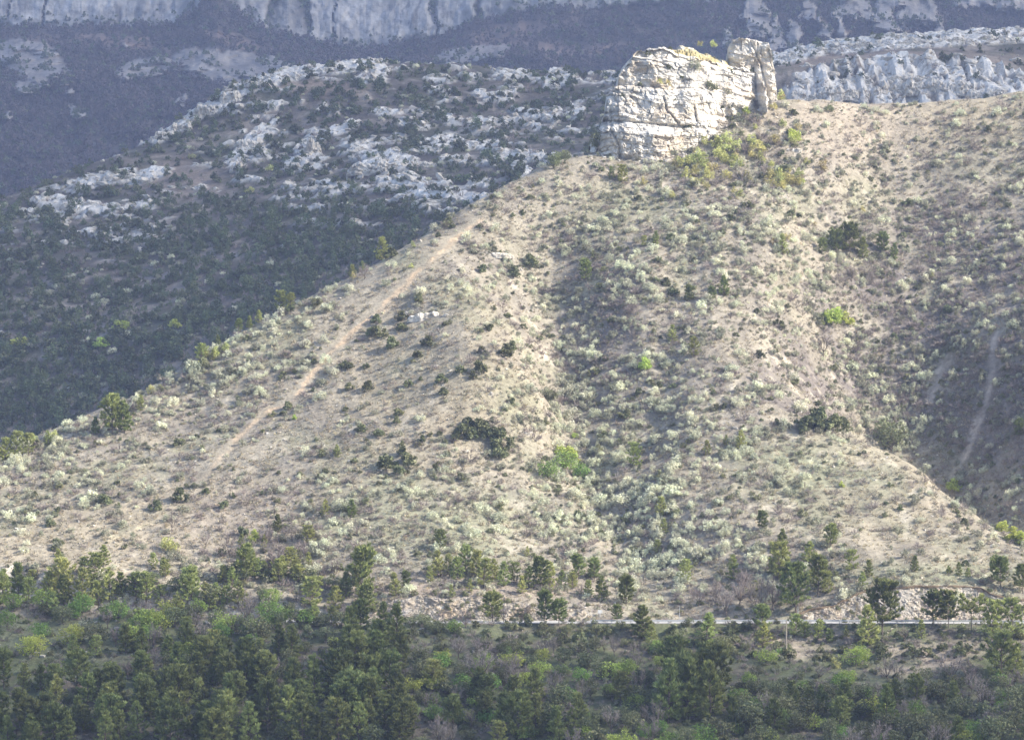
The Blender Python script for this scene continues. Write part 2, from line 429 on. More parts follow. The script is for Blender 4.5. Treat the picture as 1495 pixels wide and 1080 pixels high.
# ---- stony ridge behind the valley
RP = [(-140,330,1235),(0,290,1250),(130,242,1270),(225,206,1300),(300,152,1330),(350,126,1345),(430,105,1360),(520,95,1370),(600,93,1380),(700,98,1380),(800,105,1380),(900,112,1380),(1000,100,1390),
 (1140,85,1405),(1200,68,1420),(1300,58,1430),(1400,52,1440),(1495,48,1450),(1640,44,1460),
 (0,640,1000),(0,500,1060),(0,385,1150),(150,560,1020),(150,440,1090),(150,335,1170),(80,288,1228),(250,480,1040),(300,380,1110),(250,262,1230),(330,290,1190),
 (450,400,1060),(450,300,1140),(500,200,1260),(400,185,1290),(600,330,1085),(600,240,1190),(650,160,1300),(750,222,1190),(800,150,1310),(850,200,1220),
 (400,560,985),(600,450,1000),(750,330,1030),(860,260,1090),(1000,200,1180),
 (1150,150,1262),(1300,154,1268),(1400,150,1268),(1495,146,1270),(1150,112,1278),(1250,94,1296),(1350,88,1304),(1430,96,1302),(1495,112,1296),
 (1160,100,1340),(1300,78,1352),(1400,76,1360),(1495,84,1362),(1150,220,1160),(1300,230,1160),(1495,230,1160),(1640,230,1160),(1640,112,1296)]
rp = [pw(*p) for p in RP]
for (u, v, Yc) in RP[:19]:
    x, y, z = pw(u, v, Yc); rp.append((x, y + 60, z - 14)); rp.append((x, y + 260, z - 110))
for x in (-260, -130, 0): rp.append((x, 900, -70))
for x in (130, 260): rp.append((x, 950, 0))
rp = np.array(rp)
f_ridge = tps(rp[:, :2], rp[:, 2], 2.0)
xr = np.concatenate([np.arange(-470, -270, 5.0), np.arange(-270, 300, 1.5), np.arange(300, 500, 5.0)]); yr = np.concatenate([np.arange(880, 960, 6), np.arange(960, 1470, 1.5), np.arange(1472, 1700, 8)])
XR, YR = np.meshgrid(xr, yr)
ZR = f_ridge(XR, YR)
ZR = ZR + 2.2 * fbm(XR / 45, YR / 45, 3, 205) + 0.8 * fbm(XR / 9, YR / 9, 3, 215)
rU, rV = to_px(XR, YR, ZR)
n1 = fbm(XR / 16, YR / 16, 4, 221); n2 = fbm(XR / 5, YR / 5, 3, 231)
CREST = [(228,204),(262,186),(300,163),(338,142),(380,124),(420,111),(470,103),(520,100),(560,106)]
rock = pline(rU, rV, CREST, 9, .4)
for e in ((160,262,66,12,-5),(110,302,70,10,8),(215,258,40,10,-10),(85,322,16,10,0),(372,205,42,12,-38),(345,240,12,16,-30),(455,212,16,34,40),(500,190,30,8,-15),
          (430,238,18,8,0),(520,215,22,9,20),(565,238,46,18,0),(640,210,36,9,-8),(600,268,66,8,5),(655,288,85,9,6),(720,216,26,9,10),(770,230,48,8,6),(560,265,20,6,0),
          (820,110,26,5,4),(805,124,18,8,0),(690,112,20,5,0),(645,118,30,6,0),(540,118,30,7,0),(720,142,30,6,10),(640,134,24,6,10),(780,170,40,5,12),(560,165,26,5,0),(610,185,26,6,0),(700,180,22,5,0),(840,165,16,12,0),(700,268,20,7,0),(760,255,22,6,0)):
    rock = np.maximum(rock, ell(rU, rV, *e, soft=.55) * 0.95)
band = pline(rU, rV, [(1130,88),(1200,72),(1300,63),(1400,57),(1500,53),(1640,50)], 11, .4)
slab = np.clip(ell(rU, rV, 1330, 128, 185, 40, 0, .18), 0, 1) * sstep(-0.9, -0.5, n1)
rock = np.maximum(rock, np.maximum(band * 0.95, slab))
bare = sstep(640, 380, rV) * 0.55
rockm = np.maximum(sstep(0.38, 0.62, rock + 0.42 * n1 + 0.2 * n2), 0.9 * sstep(0.42, 0.56, n1 * 0.7 + 0.35 * n2 + 0.25 * sstep(380, 130, rV) - 0.10 - 0.5 * (rU > 1130) * (1 - np.maximum(band, slab))))
strata = sstep(0.16, 0.34, fbm(XR / 22, ZR / 2.4 + XR / 60, 3, 271)) * sstep(-.25, .25, fbm(XR / 38, YR / 30, 2, 272)) * np.clip(sstep(420, 300, rV) + .8 * sstep(200, 60, rU), 0, 1) * (rU < 1130)
rockm = np.maximum(rockm, 0.9 * strata)
rockm = np.maximum(rockm * 1.0, 0) * sstep(-0.75, -0.15, n2 + 0.7 * fbm(XR / 3.4, YR / 3.4, 2, 243))
rockm = np.maximum(rockm, np.maximum(pline(rU, rV, CREST, 7, .5), (rU < 1130) * sstep(0.62, 0.85, rock + 0.15 * n2)) * 0.95)
d1, d2, cid = worley(XR / 5.2, YR / 4.0, 241)
blocks = (0.4 + cid) * sstep(0.0, 0.22, d2 - d1)
ZR = ZR + rockm * (0.2 + 1.5 * blocks + 0.9 * n2 + 0.9 * fbm(XR / 3, YR / 3, 2, 245))
# fluted slab on the far side of the saddle
flute = np.abs(fbm(XR / 5.5, YR / 60, 3, 251))
ZR = ZR + slab * (4.5 * sstep(0, 0.35, flute) - 1.0)
ridge = Field(xr, yr, ZR)
CR = np.zeros(XR.shape + (3,)) + np.array([0.12, 0.108, 0.095])
CR = blend(CR, (0.25, 0.22, 0.185), sstep(-0.15, 0.4, n1 + .4 * n2))
CR = blend(CR, (0.30, 0.265, 0.24), 0.8 * sstep(.05, .4, fbm(XR / 24, YR / 24, 3, 275)) * sstep(330, 400, rV))
CR = blend(CR, (0.10, 0.105, 0.075), sstep(0, 0.4, fbm(XR / 11, YR / 11, 3, 261)) * 0.8)
CR = blend(CR, (0.30, 0.245, 0.20), np.clip(ell(rU, rV, 270, 262, 60, 26, 12, .6) + ell(rU, rV, 470, 128, 60, 12, 0, .6) + ell(rU, rV, 1300, 90, 220, 14, 0, .5), 0, 1) * 0.85)
CR = blend(CR, (0.60, 0.585, 0.55), rockm)
CR = CR * (1 + 0.16 * n2[..., None])
M_ridge = mat_terrain('stony_ridge_ground', 1.6, 0.8, 0.35)
o = add_mesh('stony_ridge', np.stack([XR, YR, ZR], -1).reshape(-1, 3), grid_faces(len(yr), len(xr)), M_ridge, smooth=False, colors=np.clip(CR, 0, 1).reshape(-1, 3))
tag(o, kind='structure')

# ---- far mountain with its cliff: each column is a profile from the valley to the plateau
mu = np.concatenate([np.arange(-900, -140, 8.0), np.arange(-140, 1640, 2.4), np.arange(1640, 2400, 8.0)])
def pl(u, pts): a = np.array(pts, float); return np.interp(u, a[:, 0], a[:, 1])
foot_v = pl(mu, [(-150,34),(0,36),(100,38),(190,35),(255,30),(285,16),(300,-8),(318,-10),(335,12),(365,26),(400,42),(450,56),(520,70),(560,66),(600,58),(660,44),(700,27),(760,12),(850,7),(950,0),(1040,-4),(1080,-8),(1640,-10)])
foot_v = foot_v + 5 * fbm(mu / 16, mu * 0, 4, 301)
NR = 250
t = np.linspace(0, 1, NR)
U = np.zeros((NR, len(mu))); V = U.copy(); YM = U.copy()
for i, u in enumerate(mu):
    vf = foot_v[i]
    prof_v = np.array([470, 330, 180, 110, vf + 4, vf - 95, vf - 110, vf - 150])
    prof_y = np.array([1720, 1900, 2230, 2420, 2640, 2690, 2800, 3600])
    prof_t = np.array([0, 0.12, 0.36, 0.56, 0.74, 0.94, 0.97, 1.0])
    V[:, i] = np.interp(t, prof_t, prof_v); YM[:, i] = np.interp(t, prof_t, prof_y); U[:, i] = u
XM = (U - 747.5) * K * YM; ZM = -(V - 540) * K * YM
cliff = sstep(2628, 2648, YM) * sstep(2780, 2700, YM)
m1 = fbm(XM / 60, (ZM + 0.4 * YM) / 60, 4, 311); m2 = fbm(XM / 16, (ZM + 0.4 * YM) / 16, 3, 321)
colm = fbm(XM / 22, ZM / 170, 4, 331)
crack = 1 - sstep(0.0, 0.05, np.abs(fbm(XM / 34 + 0.12 * m2, ZM / 420, 2, 341)))
domes = np.zeros(U.shape); spire = np.zeros(U.shape)
UW = U + 9 * fbm(U / 22, V / 22, 4, 381) + 3 * fbm(U / 5, V / 5, 2, 383); VW = V + 7 * fbm(U / 20, V / 20, 4, 391) + 3 * fbm(U / 5, V / 6, 2, 393)
for e in ((45,90,58,30,18),(10,72,40,14,0),(345,100,98,26,8),(300,92,42,22,0),(215,100,45,16,-10),(40,128,18,12,0),(12,168,8,10,0),(100,135,6,6,0),(110,165,12,10,20),(265,146,9,9,0),(690,80,55,12,-8),(180,66,4,4,0)):
    domes = np.maximum(domes, ell(UW, VW, *e, soft=.3))
for (u, vt, vb, w) in ((1135,16,74,15),(1159,28,74,14),(1062,42,70,8),(1108,6,52,26),(1199,22,58,12),(1228,24,58,11),(1243,-30,26,30),(1290,-30,44,24),(1345,-28,40,36),(1369,20,48,10),(1420,-20,12,40),(1475,-20,18,30),(1320,-24,14,30),(1095,-20,30,18),(1180,4,30,14)):
    q = np.clip((VW - vt) / (vb - vt), 0, 1); hw = w * (0.18 + 0.82 * q ** 0.7)
    m_ = (1 - sstep(0.75, 1.15, np.abs(UW - u - 2 * np.sin(VW / 6)) / hw)) * (VW > vt) * (1 - sstep(vb - 4, vb + 5, VW))
    spire = np.maximum(spire, m_)
rk = np.maximum(np.maximum(domes * 0.9, spire), cliff * (V < 90))
rkm = sstep(0.32, 0.62, rk + 0.25 * m2 + 0.12 * m1)
wedge = np.clip(ell(U, V, 320, 14, 26, 22, 30, .4), 0, 1)
rkm = rkm * (1 - wedge * 0.9)
YM = YM - 44 * m1 * (1 - cliff) - 13 * m2 * (1 - cliff) - cliff * (3.5 * colm + 4.0 * m2 + 2.4 * fbm(XM / 6, ZM / 9, 3, 333)) + cliff * crack * 9 - 22 * domes - 30 * spire
YM = YM - rkm * (1 - cliff) * 4.0 * fbm(XM / 7, ZM / 9, 3, 337) + spire * 10 * np.abs(fbm(XM / 14, ZM / 90, 3, 371))
XM = (U - 747.5) * K * YM; ZM = -(V - 540) * K * YM
mtn_xyz = np.stack([XM, YM, ZM], -1)
CM = np.zeros(U.shape + (3,)) + np.array([0.085, 0.078, 0.07])
CM = blend(CM, (0.19, 0.155, 0.13), sstep(0, 0.5, m1 + 0.4 * m2))
CM = blend(CM, (0.20, 0.15, 0.125), 0.75 * np.clip(ell(U, V, 160, 62, 120, 12, 4, .6) + ell(U, V, 800, 72, 120, 12, 0, .6) + ell(U, V, 340, 60, 60, 8, 20, .6) + ell(U, V, 760, 45, 90, 16, -10, .6), 0, 1))
CM = blend(CM, (0.30, 0.285, 0.27), rkm * (0.75 * (domes > 0.1) + 0.9 * (spire > 0.1)).clip(0, 1))
CM = blend(CM, (0.35, 0.345, 0.335), rkm * cliff)
CM = blend(CM, (0.21, 0.205, 0.20), rkm * cliff * sstep(0.0, 0.5, fbm(XM / 14, ZM / 22, 4, 351)) * 0.8)
CM = blend(CM, (0.07, 0.07, 0.06), cliff * np.clip(crack * 1.2 * sstep(-0.3, 0.2, fbm(XM / 30, ZM / 40, 2, 361)), 0, 0.9))
c2 = 1 - sstep(0.0, 0.045, np.abs(fbm(XM / 15 + 0.2 * m2, ZM / 160, 3, 345)))
CM = blend(CM, (0.10, 0.10, 0.095), rkm * np.clip(c2 * sstep(-0.1, 0.3, fbm(XM / 25, ZM / 30, 2, 346)), 0, .8))
CM = CM * (1 + rkm * cliff * 0.28 * fbm(XM / 3.0, ZM / 7, 4, 348))[..., None]
CM = CM * (1 + rkm * 0.35 * fbm(XM / 7, ZM / 9, 4, 347))[..., None]
CM = CM * (1 + 0.15 * m2[..., None])
M_mtn = mat_terrain('far_mountain_ground', 4.0, 0.6, 0.3)
o = add_mesh('mountain', mtn_xyz.reshape(-1, 3), grid_faces(NR, len(mu)), M_mtn, smooth=False, colors=np.clip(CM, 0, 1).reshape(-1, 3))
tag(o, kind='structure')

# ---- valley floor under everything, out to the horizon
g = np.array([-3900, -2000, -700, -200, 200, 700, 2000, 3900], float)
GX, GY = np.meshgrid(g, g + 1500)
GZ = np.full(GX.shape, -112.0)
o = add_mesh('ground', np.stack([GX, GY, GZ], -1).reshape(-1, 3), grid_faces(8, 8), mat_plain('valley_ground', (0.13, 0.125, 0.08), 0.95, 0.3, 0.05))
tag(o, kind='structure')

# ---- clouds that shade the valley floor and the mountains (high up, towards the sun)
def cloud(edge, alt, name, mat, thick=220):
    """a flat-bottomed heap of cloud over the ground outline EDGE, moved along the sun's direction to its height"""
    e = np.array(edge, float)
    P = []
    for a, b in zip(e, np.roll(e, -1, 0)):
        n = max(2, int(np.hypot(*(b - a)) / 25))
        for q in range(n): P.append(a + (b - a) * q / n)
    P = np.array(P); c = P.mean(0); n = len(P)
    sh = np.array([LV[0] / LV[2] * alt, LV[1] / LV[2] * alt])
    wob = 1 + 0.012 * fbm(P[:, 0] / 120, P[:, 1] / 120, 3, 401)
    rows = []
    rads = [0.02, 0.25, 0.5, 0.72, 0.88, 0.97, 1.0]
    def ring(r, z): q = c + (P - c) * (r * wob)[:, None]; return np.column_stack([q + sh, alt + z])
    for r in rads: rows.append(ring(r, -18 * (1 - r) * np.ones(n) + 12 * fbm(P[:, 0] * r / 200, P[:, 1] * r / 200, 2, 411)))
    for r in rads[::-1][1:]:
        q = c + (P - c) * r
        rows.append(ring(r, thick * (1 - r ** 2.2) ** 0.6 * (0.65 + 0.6 * fbm(q[:, 0] / 220, q[:, 1] / 220, 4, 421))))
    R = np.array(rows)
    m_, n_ = R.shape[:2]
    idx = np.arange(m_ * n_).reshape(m_, n_); nx = np.roll(idx, -1, 1)
    F = np.stack([idx[:-1], nx[:-1], nx[1:], idx[1:]], -1).reshape(-1, 4)
    o = add_mesh(name, R.reshape(-1, 3), F, mat, smooth=True)
    return tag(o, kind='structure')
def mat_cloud(name, thin):
    m, nt, b = new_mat(name)
    b.inputs['Base Color'].default_value = (0.9, 0.9, 0.92, 1)
    N = nt.nodes.new; L = nt.links.new
    tr = N('ShaderNodeBsdfTranslucent'); tr.inputs[0].default_value = (0.9, 0.9, 0.92, 1)
    mx = N('ShaderNodeMixShader'); mx.inputs[0].default_value = 0.5
    L(b.outputs[0], mx.inputs[1]); L(tr.outputs[0], mx.inputs[2])
    tp = N('ShaderNodeBsdfTransparent'); m2 = N('ShaderNodeMixShader'); m2.inputs[0].default_value = thin
    L(mx.outputs[0], m2.inputs[1]); L(tp.outputs[0], m2.inputs[2]); L(m2.outputs[0], nt.nodes['Material Output'].inputs[0])
    return m
M_cloud_thin = mat_cloud('thin_cloud', 0.57); M_cloud_thick = mat_cloud('thick_cloud', 0.46)
cloud([(-1500, 925), (-400, 945), (0, 950), (400, 955), (1500, 985), (1500, 4200), (-1500, 4200)], 1300.0, 'cloud', M_cloud_thick)
cloud([(-900, 700), (-41, 607), (77, 591), (193, 570), (900, 470), (1000, -500), (-900, -500)], 1300.0, 'cloud', M_cloud_thin)

# ---- haze in the air of the valley
hz_lo = np.array([-4000.0, -2500.0, -113.0]); hz_hi = np.array([4000.0, 5500.0, 760.0])
hv = [(x, y, z) for z in (hz_lo[2], hz_hi[2]) for y in (hz_lo[1], hz_hi[1]) for x in (hz_lo[0], hz_hi[0])]
hf = [(0, 2, 3, 1), (4, 5, 7, 6), (0, 1, 5, 4), (2, 6, 7, 3), (0, 4, 6, 2), (1, 3, 7, 5)]
M_haze = bpy.data.materials.new('haze'); M_haze.use_nodes = True
nt_ = M_haze.node_tree; nt_.nodes.clear()
ou_ = nt_.nodes.new('ShaderNodeOutputMaterial'); pv_ = nt_.nodes.new('ShaderNodeVolumePrincipled')
pv_.inputs['Color'].default_value = (0.56, 0.67, 1.0, 1)
pv_.inputs['Density'].default_value = 0.00014
pv_.inputs['Anisotropy'].default_value = 0.0
nt_.links.new(pv_.outputs[0], ou_.inputs['Volume'])
HAZE = add_mesh('haze', hv, hf, M_haze)
tag(HAZE, kind='stuff')
# ================================================================ ROCKS, ROAD
M_lime = mat_rock('pale_limestone', 1.0, 1.0, 0.45)
M_lime_far = mat_rock('grey_limestone', 2.2, 0.5, 0.2)
M_stone_cut = mat_rock('cutting_stone', 0.6, 1.0, 0.6)
M_asphalt = mat_plain('worn_asphalt', (0.45, 0.44, 0.42), 0.75, 0.15, 1.5)
M_white = mat_plain('road_paint', (0.75, 0.74, 0.70), 0.7)
M_zinc = mat_plain('galvanised_steel', (0.60, 0.61, 0.62), 0.5, 0.1, 3.0, 0, 0.35)
M_pole = mat_plain('weathered_pole_wood', (0.42, 0.36, 0.29), 0.9, 0.2, 3.0)
M_sod = mat_plain('turf_lip', (0.20, 0.15, 0.10), 0.95, 0.4, 1.5, 0.5)

def rock_noise3(x, z, y, s): return fbm(x + 0.37 * y, z - 0.21 * y, 4, s)

def outcrop_part(name, parent, us, top, base, Y0, lean, depth, back, nv, seed, bed, cap_tilt=None, joint=2.6, groove=None):
    """a block of bedded limestone: every column runs up the face, over the top and down the back"""
    us = np.asarray(us, float); n = len(us); Y0 = np.asarray(Y0, float) + 0 * us
    tilt = 0 * us if cap_tilt is None else cap_tilt * K * Y0
    x0 = (us - 747.5) * K * Y0
    zt = -(top - 540) * K * Y0; zb = -(base - 540) * K * Y0 - 3.5
    s = (us - us[0]) / (us[-1] - us[0])
    edge = np.sqrt(np.clip(1 - (2 * s - 1) ** 10, 0, 1))
    F = nv; B = 26; CAP = 34
    rows_y = []; rows_z = []; kind = []
    tt = np.linspace(0, 1, F)
    xx = x0
    dy0 = depth * (1 - edge)                      # the flanks fall back
    for t in tt:
        z = zb + (zt - zb) * t
        rows_z.append(z); rows_y.append(Y0 - 0.0 + dy0 + lean * t ** 1.4 * (zt - zb) / 28.0); kind.append(0 * x0)
    ytop = rows_y[-1]
    for q in np.linspace(0, 1, CAP)[1:]:
        rows_y.append(ytop + back * q * (0.15 + 0.85 * edge)); rows_z.append(zt + tilt * sstep(0, 0.6, q) - 1.0 * max(0, q - 0.6) * edge); kind.append(0 * x0 + 1)
    yb, zc = rows_y[-1], rows_z[-1]
    for q in np.linspace(0, 1, B)[1:]:
        rows_y.append(yb + 3 * q); rows_z.append(zc + (zb - 4 - zc) * q); kind.append(0 * x0 + 2)
    Yv = np.array(rows_y); Zv = np.array(rows_z); Xv = np.repeat(x0[None], len(Yv), 0); Kd = np.array(kind)
    # bedding: layers of uneven thickness, each with its own set-back, split by joints
    bc = Zv + 0.06 * Xv + 1.9 * fbm(Xv / 10, Zv / 9, 3, seed) + 0.45 * fbm(Xv / 2.5, Zv / 2.5, 2, seed + 2) + 0.02 * (Yv - Y0)
    lr = np.random.default_rng(seed)
    zz = zb.min() - 6; ids = np.zeros(bc.shape); off = np.zeros(bc.shape); seam = np.full(bc.shape, 9.0)
    k = 0
    while zz < zt.max() + 14:
        th = lr.choice(bed) * lr.uniform(0.75, 1.3)
        inl = (bc >= zz) & (bc < zz + th)
        jx = (Xv + 0.6 * (Yv - Y0) + lr.uniform(0, 9)) / (joint * lr.uniform(0.7, 2.2)) + 0.8 * fbm(Xv / 4, Zv / 3, 3, seed + k)
        cell = np.floor(jx); fr = jx - cell
        r = hash2(cell, np.full(cell.shape, k), seed)
        o_ = 0.75 * (r - 0.5) + lr.uniform(-0.34, 0.34)
        open_ = sstep(-0.25, 0.35, fbm(Xv / 6, Zv / 5, 2, seed + 7 * k))            # seams and joints gape here and are shut there
        o_ = o_ - 0.6 * open_ * (1 - sstep(0, 0.12, np.minimum(fr, 1 - fr)))
        o_ = o_ - 0.42 * open_ * (1 - sstep(0, 0.25, (bc - zz))) - 0.15 * (1 - sstep(0, 0.18, zz + th - bc))
        off = np.where(inl, o_, off)
        zz += th; k += 1
    big = 2.4 * fbm(Xv / 9 + 0.3 * Yv / 9, Zv / 7, 3, seed + 50)
    fine = 0.75 * fbm(Xv / 1.6, Zv / 1.3, 4, seed + 60) + 0.5 * (worley(Xv / 1.9, Zv / 1.5, seed + 61)[2] - .5)
    face = (Kd == 0)
    disp = off + big + fine
    if groove is not None: disp = disp + 0.75 * groove(to_px(Xv, np.repeat(Y0[None], len(Xv), 0), Zv))
    Yv = np.where(face, Yv - disp, np.where(Kd == 2, Yv + 0.8 * disp, Yv - disp * 0.4))
    capn = np.where(Kd == 1, 0.5 * fbm(Xv / 4, Yv / 4, 3, seed + 70) + 0.25 * fine + 0.5 * np.floor(2.5 * fbm(Xv / 5, Yv / 5, 2, seed + 71)), 0)
    Zv = Zv + capn
    Xv = Xv + 0.35 * off * (s - 0.5)[None] * 2 + 0.5 * (1 - edge)[None] * fbm(Zv / 2.2, Yv / 3, 3, seed + 80) * 2
    tint = np.zeros(Xv.shape + (3,)) + np.array([0.69, 0.66, 0.60])
    gr = fbm(Xv / 5, Zv / 3.0, 4, seed + 90)
    tint = blend(tint, (0.40, 0.385, 0.355), 0.75 * sstep(0.0, 0.4, gr))
    tint = blend(tint, (0.60, 0.49, 0.36), 0.45 * sstep(0.25, 0.55, fbm(Xv / 7, Zv / 4, 3, seed + 95)))
    if cap_tilt is not None:
        grass = ((Kd == 1) * sstep(0.02, 0.12, np.clip((Yv - ytop) / back, 0, 1)) * sstep(1.0, 2.2, tilt)[None]).clip(0, 1)
        tint = blend(tint, (0.40, 0.35, 0.18), grass * 0.95 * sstep(-0.6, 0.0, fbm(Xv / 3, Yv / 3, 2, seed + 99)))
    ny, nx = Xv.shape
    return add_mesh(name, np.stack([Xv, Yv, Zv], -1).reshape(-1, 3), grid_faces(ny, nx), M_lime, parent=parent, smooth=False, colors=tint.clip(0, 1).reshape(-1, 3))

root = bpy.data.objects.new('limestone_outcrop', None); COL.objects.link(root)
tag(root, 'large white bedded limestone outcrop crowning the sunlit hill', 'rock outcrop')
us = np.arange(864, 1123.1, 0.62)
wig = 1.6 * fbm(us / 9, us * 0, 3, 5) + 0.9 * np.floor(3 * vnoise(us / 6, us * 0, 8))
top = np.interp(us, [864, 866, 875, 884, 888, 903, 905, 912, 923, 932, 953, 977, 998, 1015, 1045, 1066, 1086, 1107, 1123], [205, 198, 186, 160, 134, 122, 104, 92, 82, 72, 66, 61, 59, 63, 70, 78, 92, 106, 125]) + wig
base = np.interp(us, [864, 900, 968, 1020, 1071, 1097, 1118], [221, 222, 222, 206, 170, 156, 140]) + 4
def ledges(UV):
    U_, V_ = UV
    g = 0
    l1 = np.interp(U_, [885, 935, 1000, 1060, 1110], [120, 124, 128, 131, 136])
    g = g - 2.6 * sstep(1, -2, V_ - l1)                                    # broad shrubby ledge: the upper tier stands back
    g = g - 1.3 * np.exp(-((V_ - l1 - 1) / 2.0) ** 2)
    l2 = np.interp(U_, [894, 940, 995, 1040], [175, 178, 184, 180])
    g = g - 1.8 * np.exp(-((V_ - l2) / 2.0) ** 2) * sstep(1030, 990, U_)
    g = g + 2.0 * sstep(0, 18, V_ - l2) * sstep(1030, 960, U_)              # sloping slab at the foot
    l3 = np.interp(U_, [920, 1000, 1090], [78, 86, 104]); g = g - 1.6 * sstep(1, -1.5, V_ - l3)
    c1 = np.interp(V_, [165, 190, 215], [893, 893, 905]); g = g - 2.0 * np.exp(-((U_ - c1) / 2.2) ** 2) * sstep(140, 165, V_)
    c2 = np.interp(V_, [140, 160, 180], [970, 975, 992]); g = g - 1.5 * np.exp(-((U_ - c2) / 1.6) ** 2) * sstep(135, 145, V_) * sstep(186, 178, V_)
    c3 = np.interp(V_, [155, 178], [1014, 1018]); g = g - 1.4 * np.exp(-((U_ - c3) / 1.4) ** 2) * sstep(150, 158, V_) * sstep(182, 176, V_)
    return g
def foot_line(us, base, lo):
    y = hill.hit(us, base, 780, 880)[1]; y = np.where(np.isnan(y), lo, y)
    return np.convolve(np.pad(y, 20, 'edge'), np.ones(41) / 41, 'valid') - 1.5
rim = np.interp(us, [972, 998, 1045, 1072, 1090], [0, 15, 17, 12, 0])
outcrop_part('rock_face', root, us, top + rim, base, foot_line(us, base, 812), 6.0, 8.0, 18.0, 230, 500, [0.9, 1.3, 1.8, 2.6], cap_tilt=rim, groove=ledges)
us = np.arange(1061, 1136.1, 0.62)
wig = 0.9 * fbm(us / 6, us * 0, 3, 15) + 0.6 * np.floor(3 * vnoise(us / 5, us * 0, 18))
top = np.interp(us, [1061, 1066, 1072, 1084, 1096, 1110, 1121, 1126, 1130, 1134, 1136], [86, 68, 58, 55, 57, 61, 61, 74, 92, 112, 124]) + wig
base = np.interp(us, [1061, 1090, 1118, 1136], [126, 132, 140, 140]) + 4
def pill(UV):
    U_, V_ = UV
    c1 = np.interp(V_, [60, 95, 128], [1096, 1112, 1120])
    g = -1.1 * np.exp(-((U_ - c1) / 1.5) ** 2) + 0.8 * sstep(0, 6, U_ - c1)
    return g - 0.7 * np.exp(-((U_ - 1104 - 3 * np.sin(V_ / 9)) / 1.3) ** 2)
outcrop_part('rock_pillar', root, us, top, base, foot_line(us, base, 834) - 2.5, 3.0, 8.0, 12.0, 130, 560, [2.2, 3.4, 4.5], joint=1.9, groove=pill)

# ---- small ledges, boulders and outcrops as things of their own
def boulder_mesh(seed, flat=0.6, n=2, rough=0.32, elong=1.5):
    """an angular block of limestone about 1 m in radius"""
    import bmesh
    bm = bmesh.new(); bmesh.ops.create_icosphere(bm, subdivisions=n, radius=1.0)
    r = random.Random(seed)
    for v in bm.verts:
        v.co *= 1 + r.uniform(-rough, rough * 0.6)
        v.co.x *= elong; v.co.z *= flat
    me = bpy.data.meshes.new('boulder'); bm.to_mesh(me); bm.free()
    c = np.ones((len(me.vertices), 4), np.float32)
    base_ = np.array([0.60, 0.57, 0.51]); 
    for i in range(len(me.vertices)): c[i, :3] = base_ * r.uniform(0.8, 1.1)
    a = me.color_attributes.new('tint', 'FLOAT_COLOR', 'POINT'); a.data.foreach_set('color', c.ravel())
    me.materials.append(M_lime); return me
BOULD = [boulder_mesh(600 + i, rnd.uniform(0.45, 0.8)) for i in range(6)]

def outcrop_mesh(seed, w, h, d, nx=46, ny=16, power=2.6):
    """a low stepped ledge of rock, w wide, h high, d deep"""
    s = np.linspace(-1, 1, nx); t = np.linspace(0, 1, ny)
    S, T = np.meshgrid(s, t)
    prof = np.sqrt(np.clip(1 - np.abs(S) ** power, 0, 1)) * (0.75 + 0.35 * fbm(S * 3, S * 0, 3, seed))
    # t 0..0.5 up the face, 0.5..1 over the top to the back
    zf = np.clip(T / 0.5, 0, 1); yb = np.clip((T - 0.45) / 0.55, 0, 1)
    x = S * w / 2; z = prof * h * zf - 0.5 * (T < 0.01) - 1.5 * h * (T > 0.96) * 0.6; y = yb * d * np.maximum(prof, 0.3) + (1 - prof) * 0.4 * d
    d1, d2, cid = worley(x / (0.16 * w + 0.8), z / (0.25 * h + 0.4) + 5, seed)
    y = y - (0.5 * cid * sstep(0, .2, d2 - d1)) * 0.5 * h + 0.12 * h * fbm(x, z * 2, 3, seed + 3)
    z = z + 0.18 * h * fbm(x / 1.2, y / 1.2, 3, seed + 5) * (T > 0.3)
    tint = np.zeros(x.shape + (3,)) + np.array([0.62, 0.59, 0.53]); tint *= (1 + 0.25 * fbm(x, z * 2, 3, seed + 8))[..., None]
    return np.stack([x, y, z], -1).reshape(-1, 3), grid_faces(ny, nx), tint.reshape(-1, 3).clip(0, 1)

def ledge(u, v, wpx, hpx, field, y0, y1, label, group, mat, seed, sink=0.3, power=3.2):
    x, y, z = field.hit(u, v, y0, y1)
    if np.isnan(y[0]): return None
    sc = K * y[0]
    vv, ff, cc = outcrop_mesh(seed, wpx * sc, hpx * sc, max(2.0, 1.2 * hpx * sc), power=power)
    o = add_mesh('rock_ledge', vv, ff, mat, colors=cc)
    o.location = (x[0], y[0], z[0] - sink)
    return tag(o, label, 'rock ledge', group)
G_ = 'pale rock ledges on the sunlit hill'
ledge(624, 466, 60, 13, hill, 640, 880, 'low pale rock ledge on the spur beside the orange track', G_, M_lime, 701)
ledge(716, 373, 70, 8, hill, 640, 880, 'long low ledge of grey stones below the skyline above the gully', G_, M_lime, 702)
ledge(600, 459, 26, 7, hill, 640, 880, 'small rock step at the left end of the spur ledge', G_, M_lime, 703)
ledge(655, 462, 22, 7, hill, 640, 880, 'small rock step at the right end of the spur ledge', G_, M_lime, 704)
ledge(900, 224, 30, 10, hill, 740, 900, 'broken stones at the left foot of the white outcrop', G_, M_lime, 705)
ledge(1158, 222, 26, 8, hill, 740, 900, 'pale stones beside the bare patch right of the outcrop', G_, M_lime, 706)
ledge(762, 632, 24, 6, hill, 640, 880, 'pale stones above the bright green thicket of the gully', G_, M_lime, 707)
G_ = 'white rock ledges on the shaded ridge'
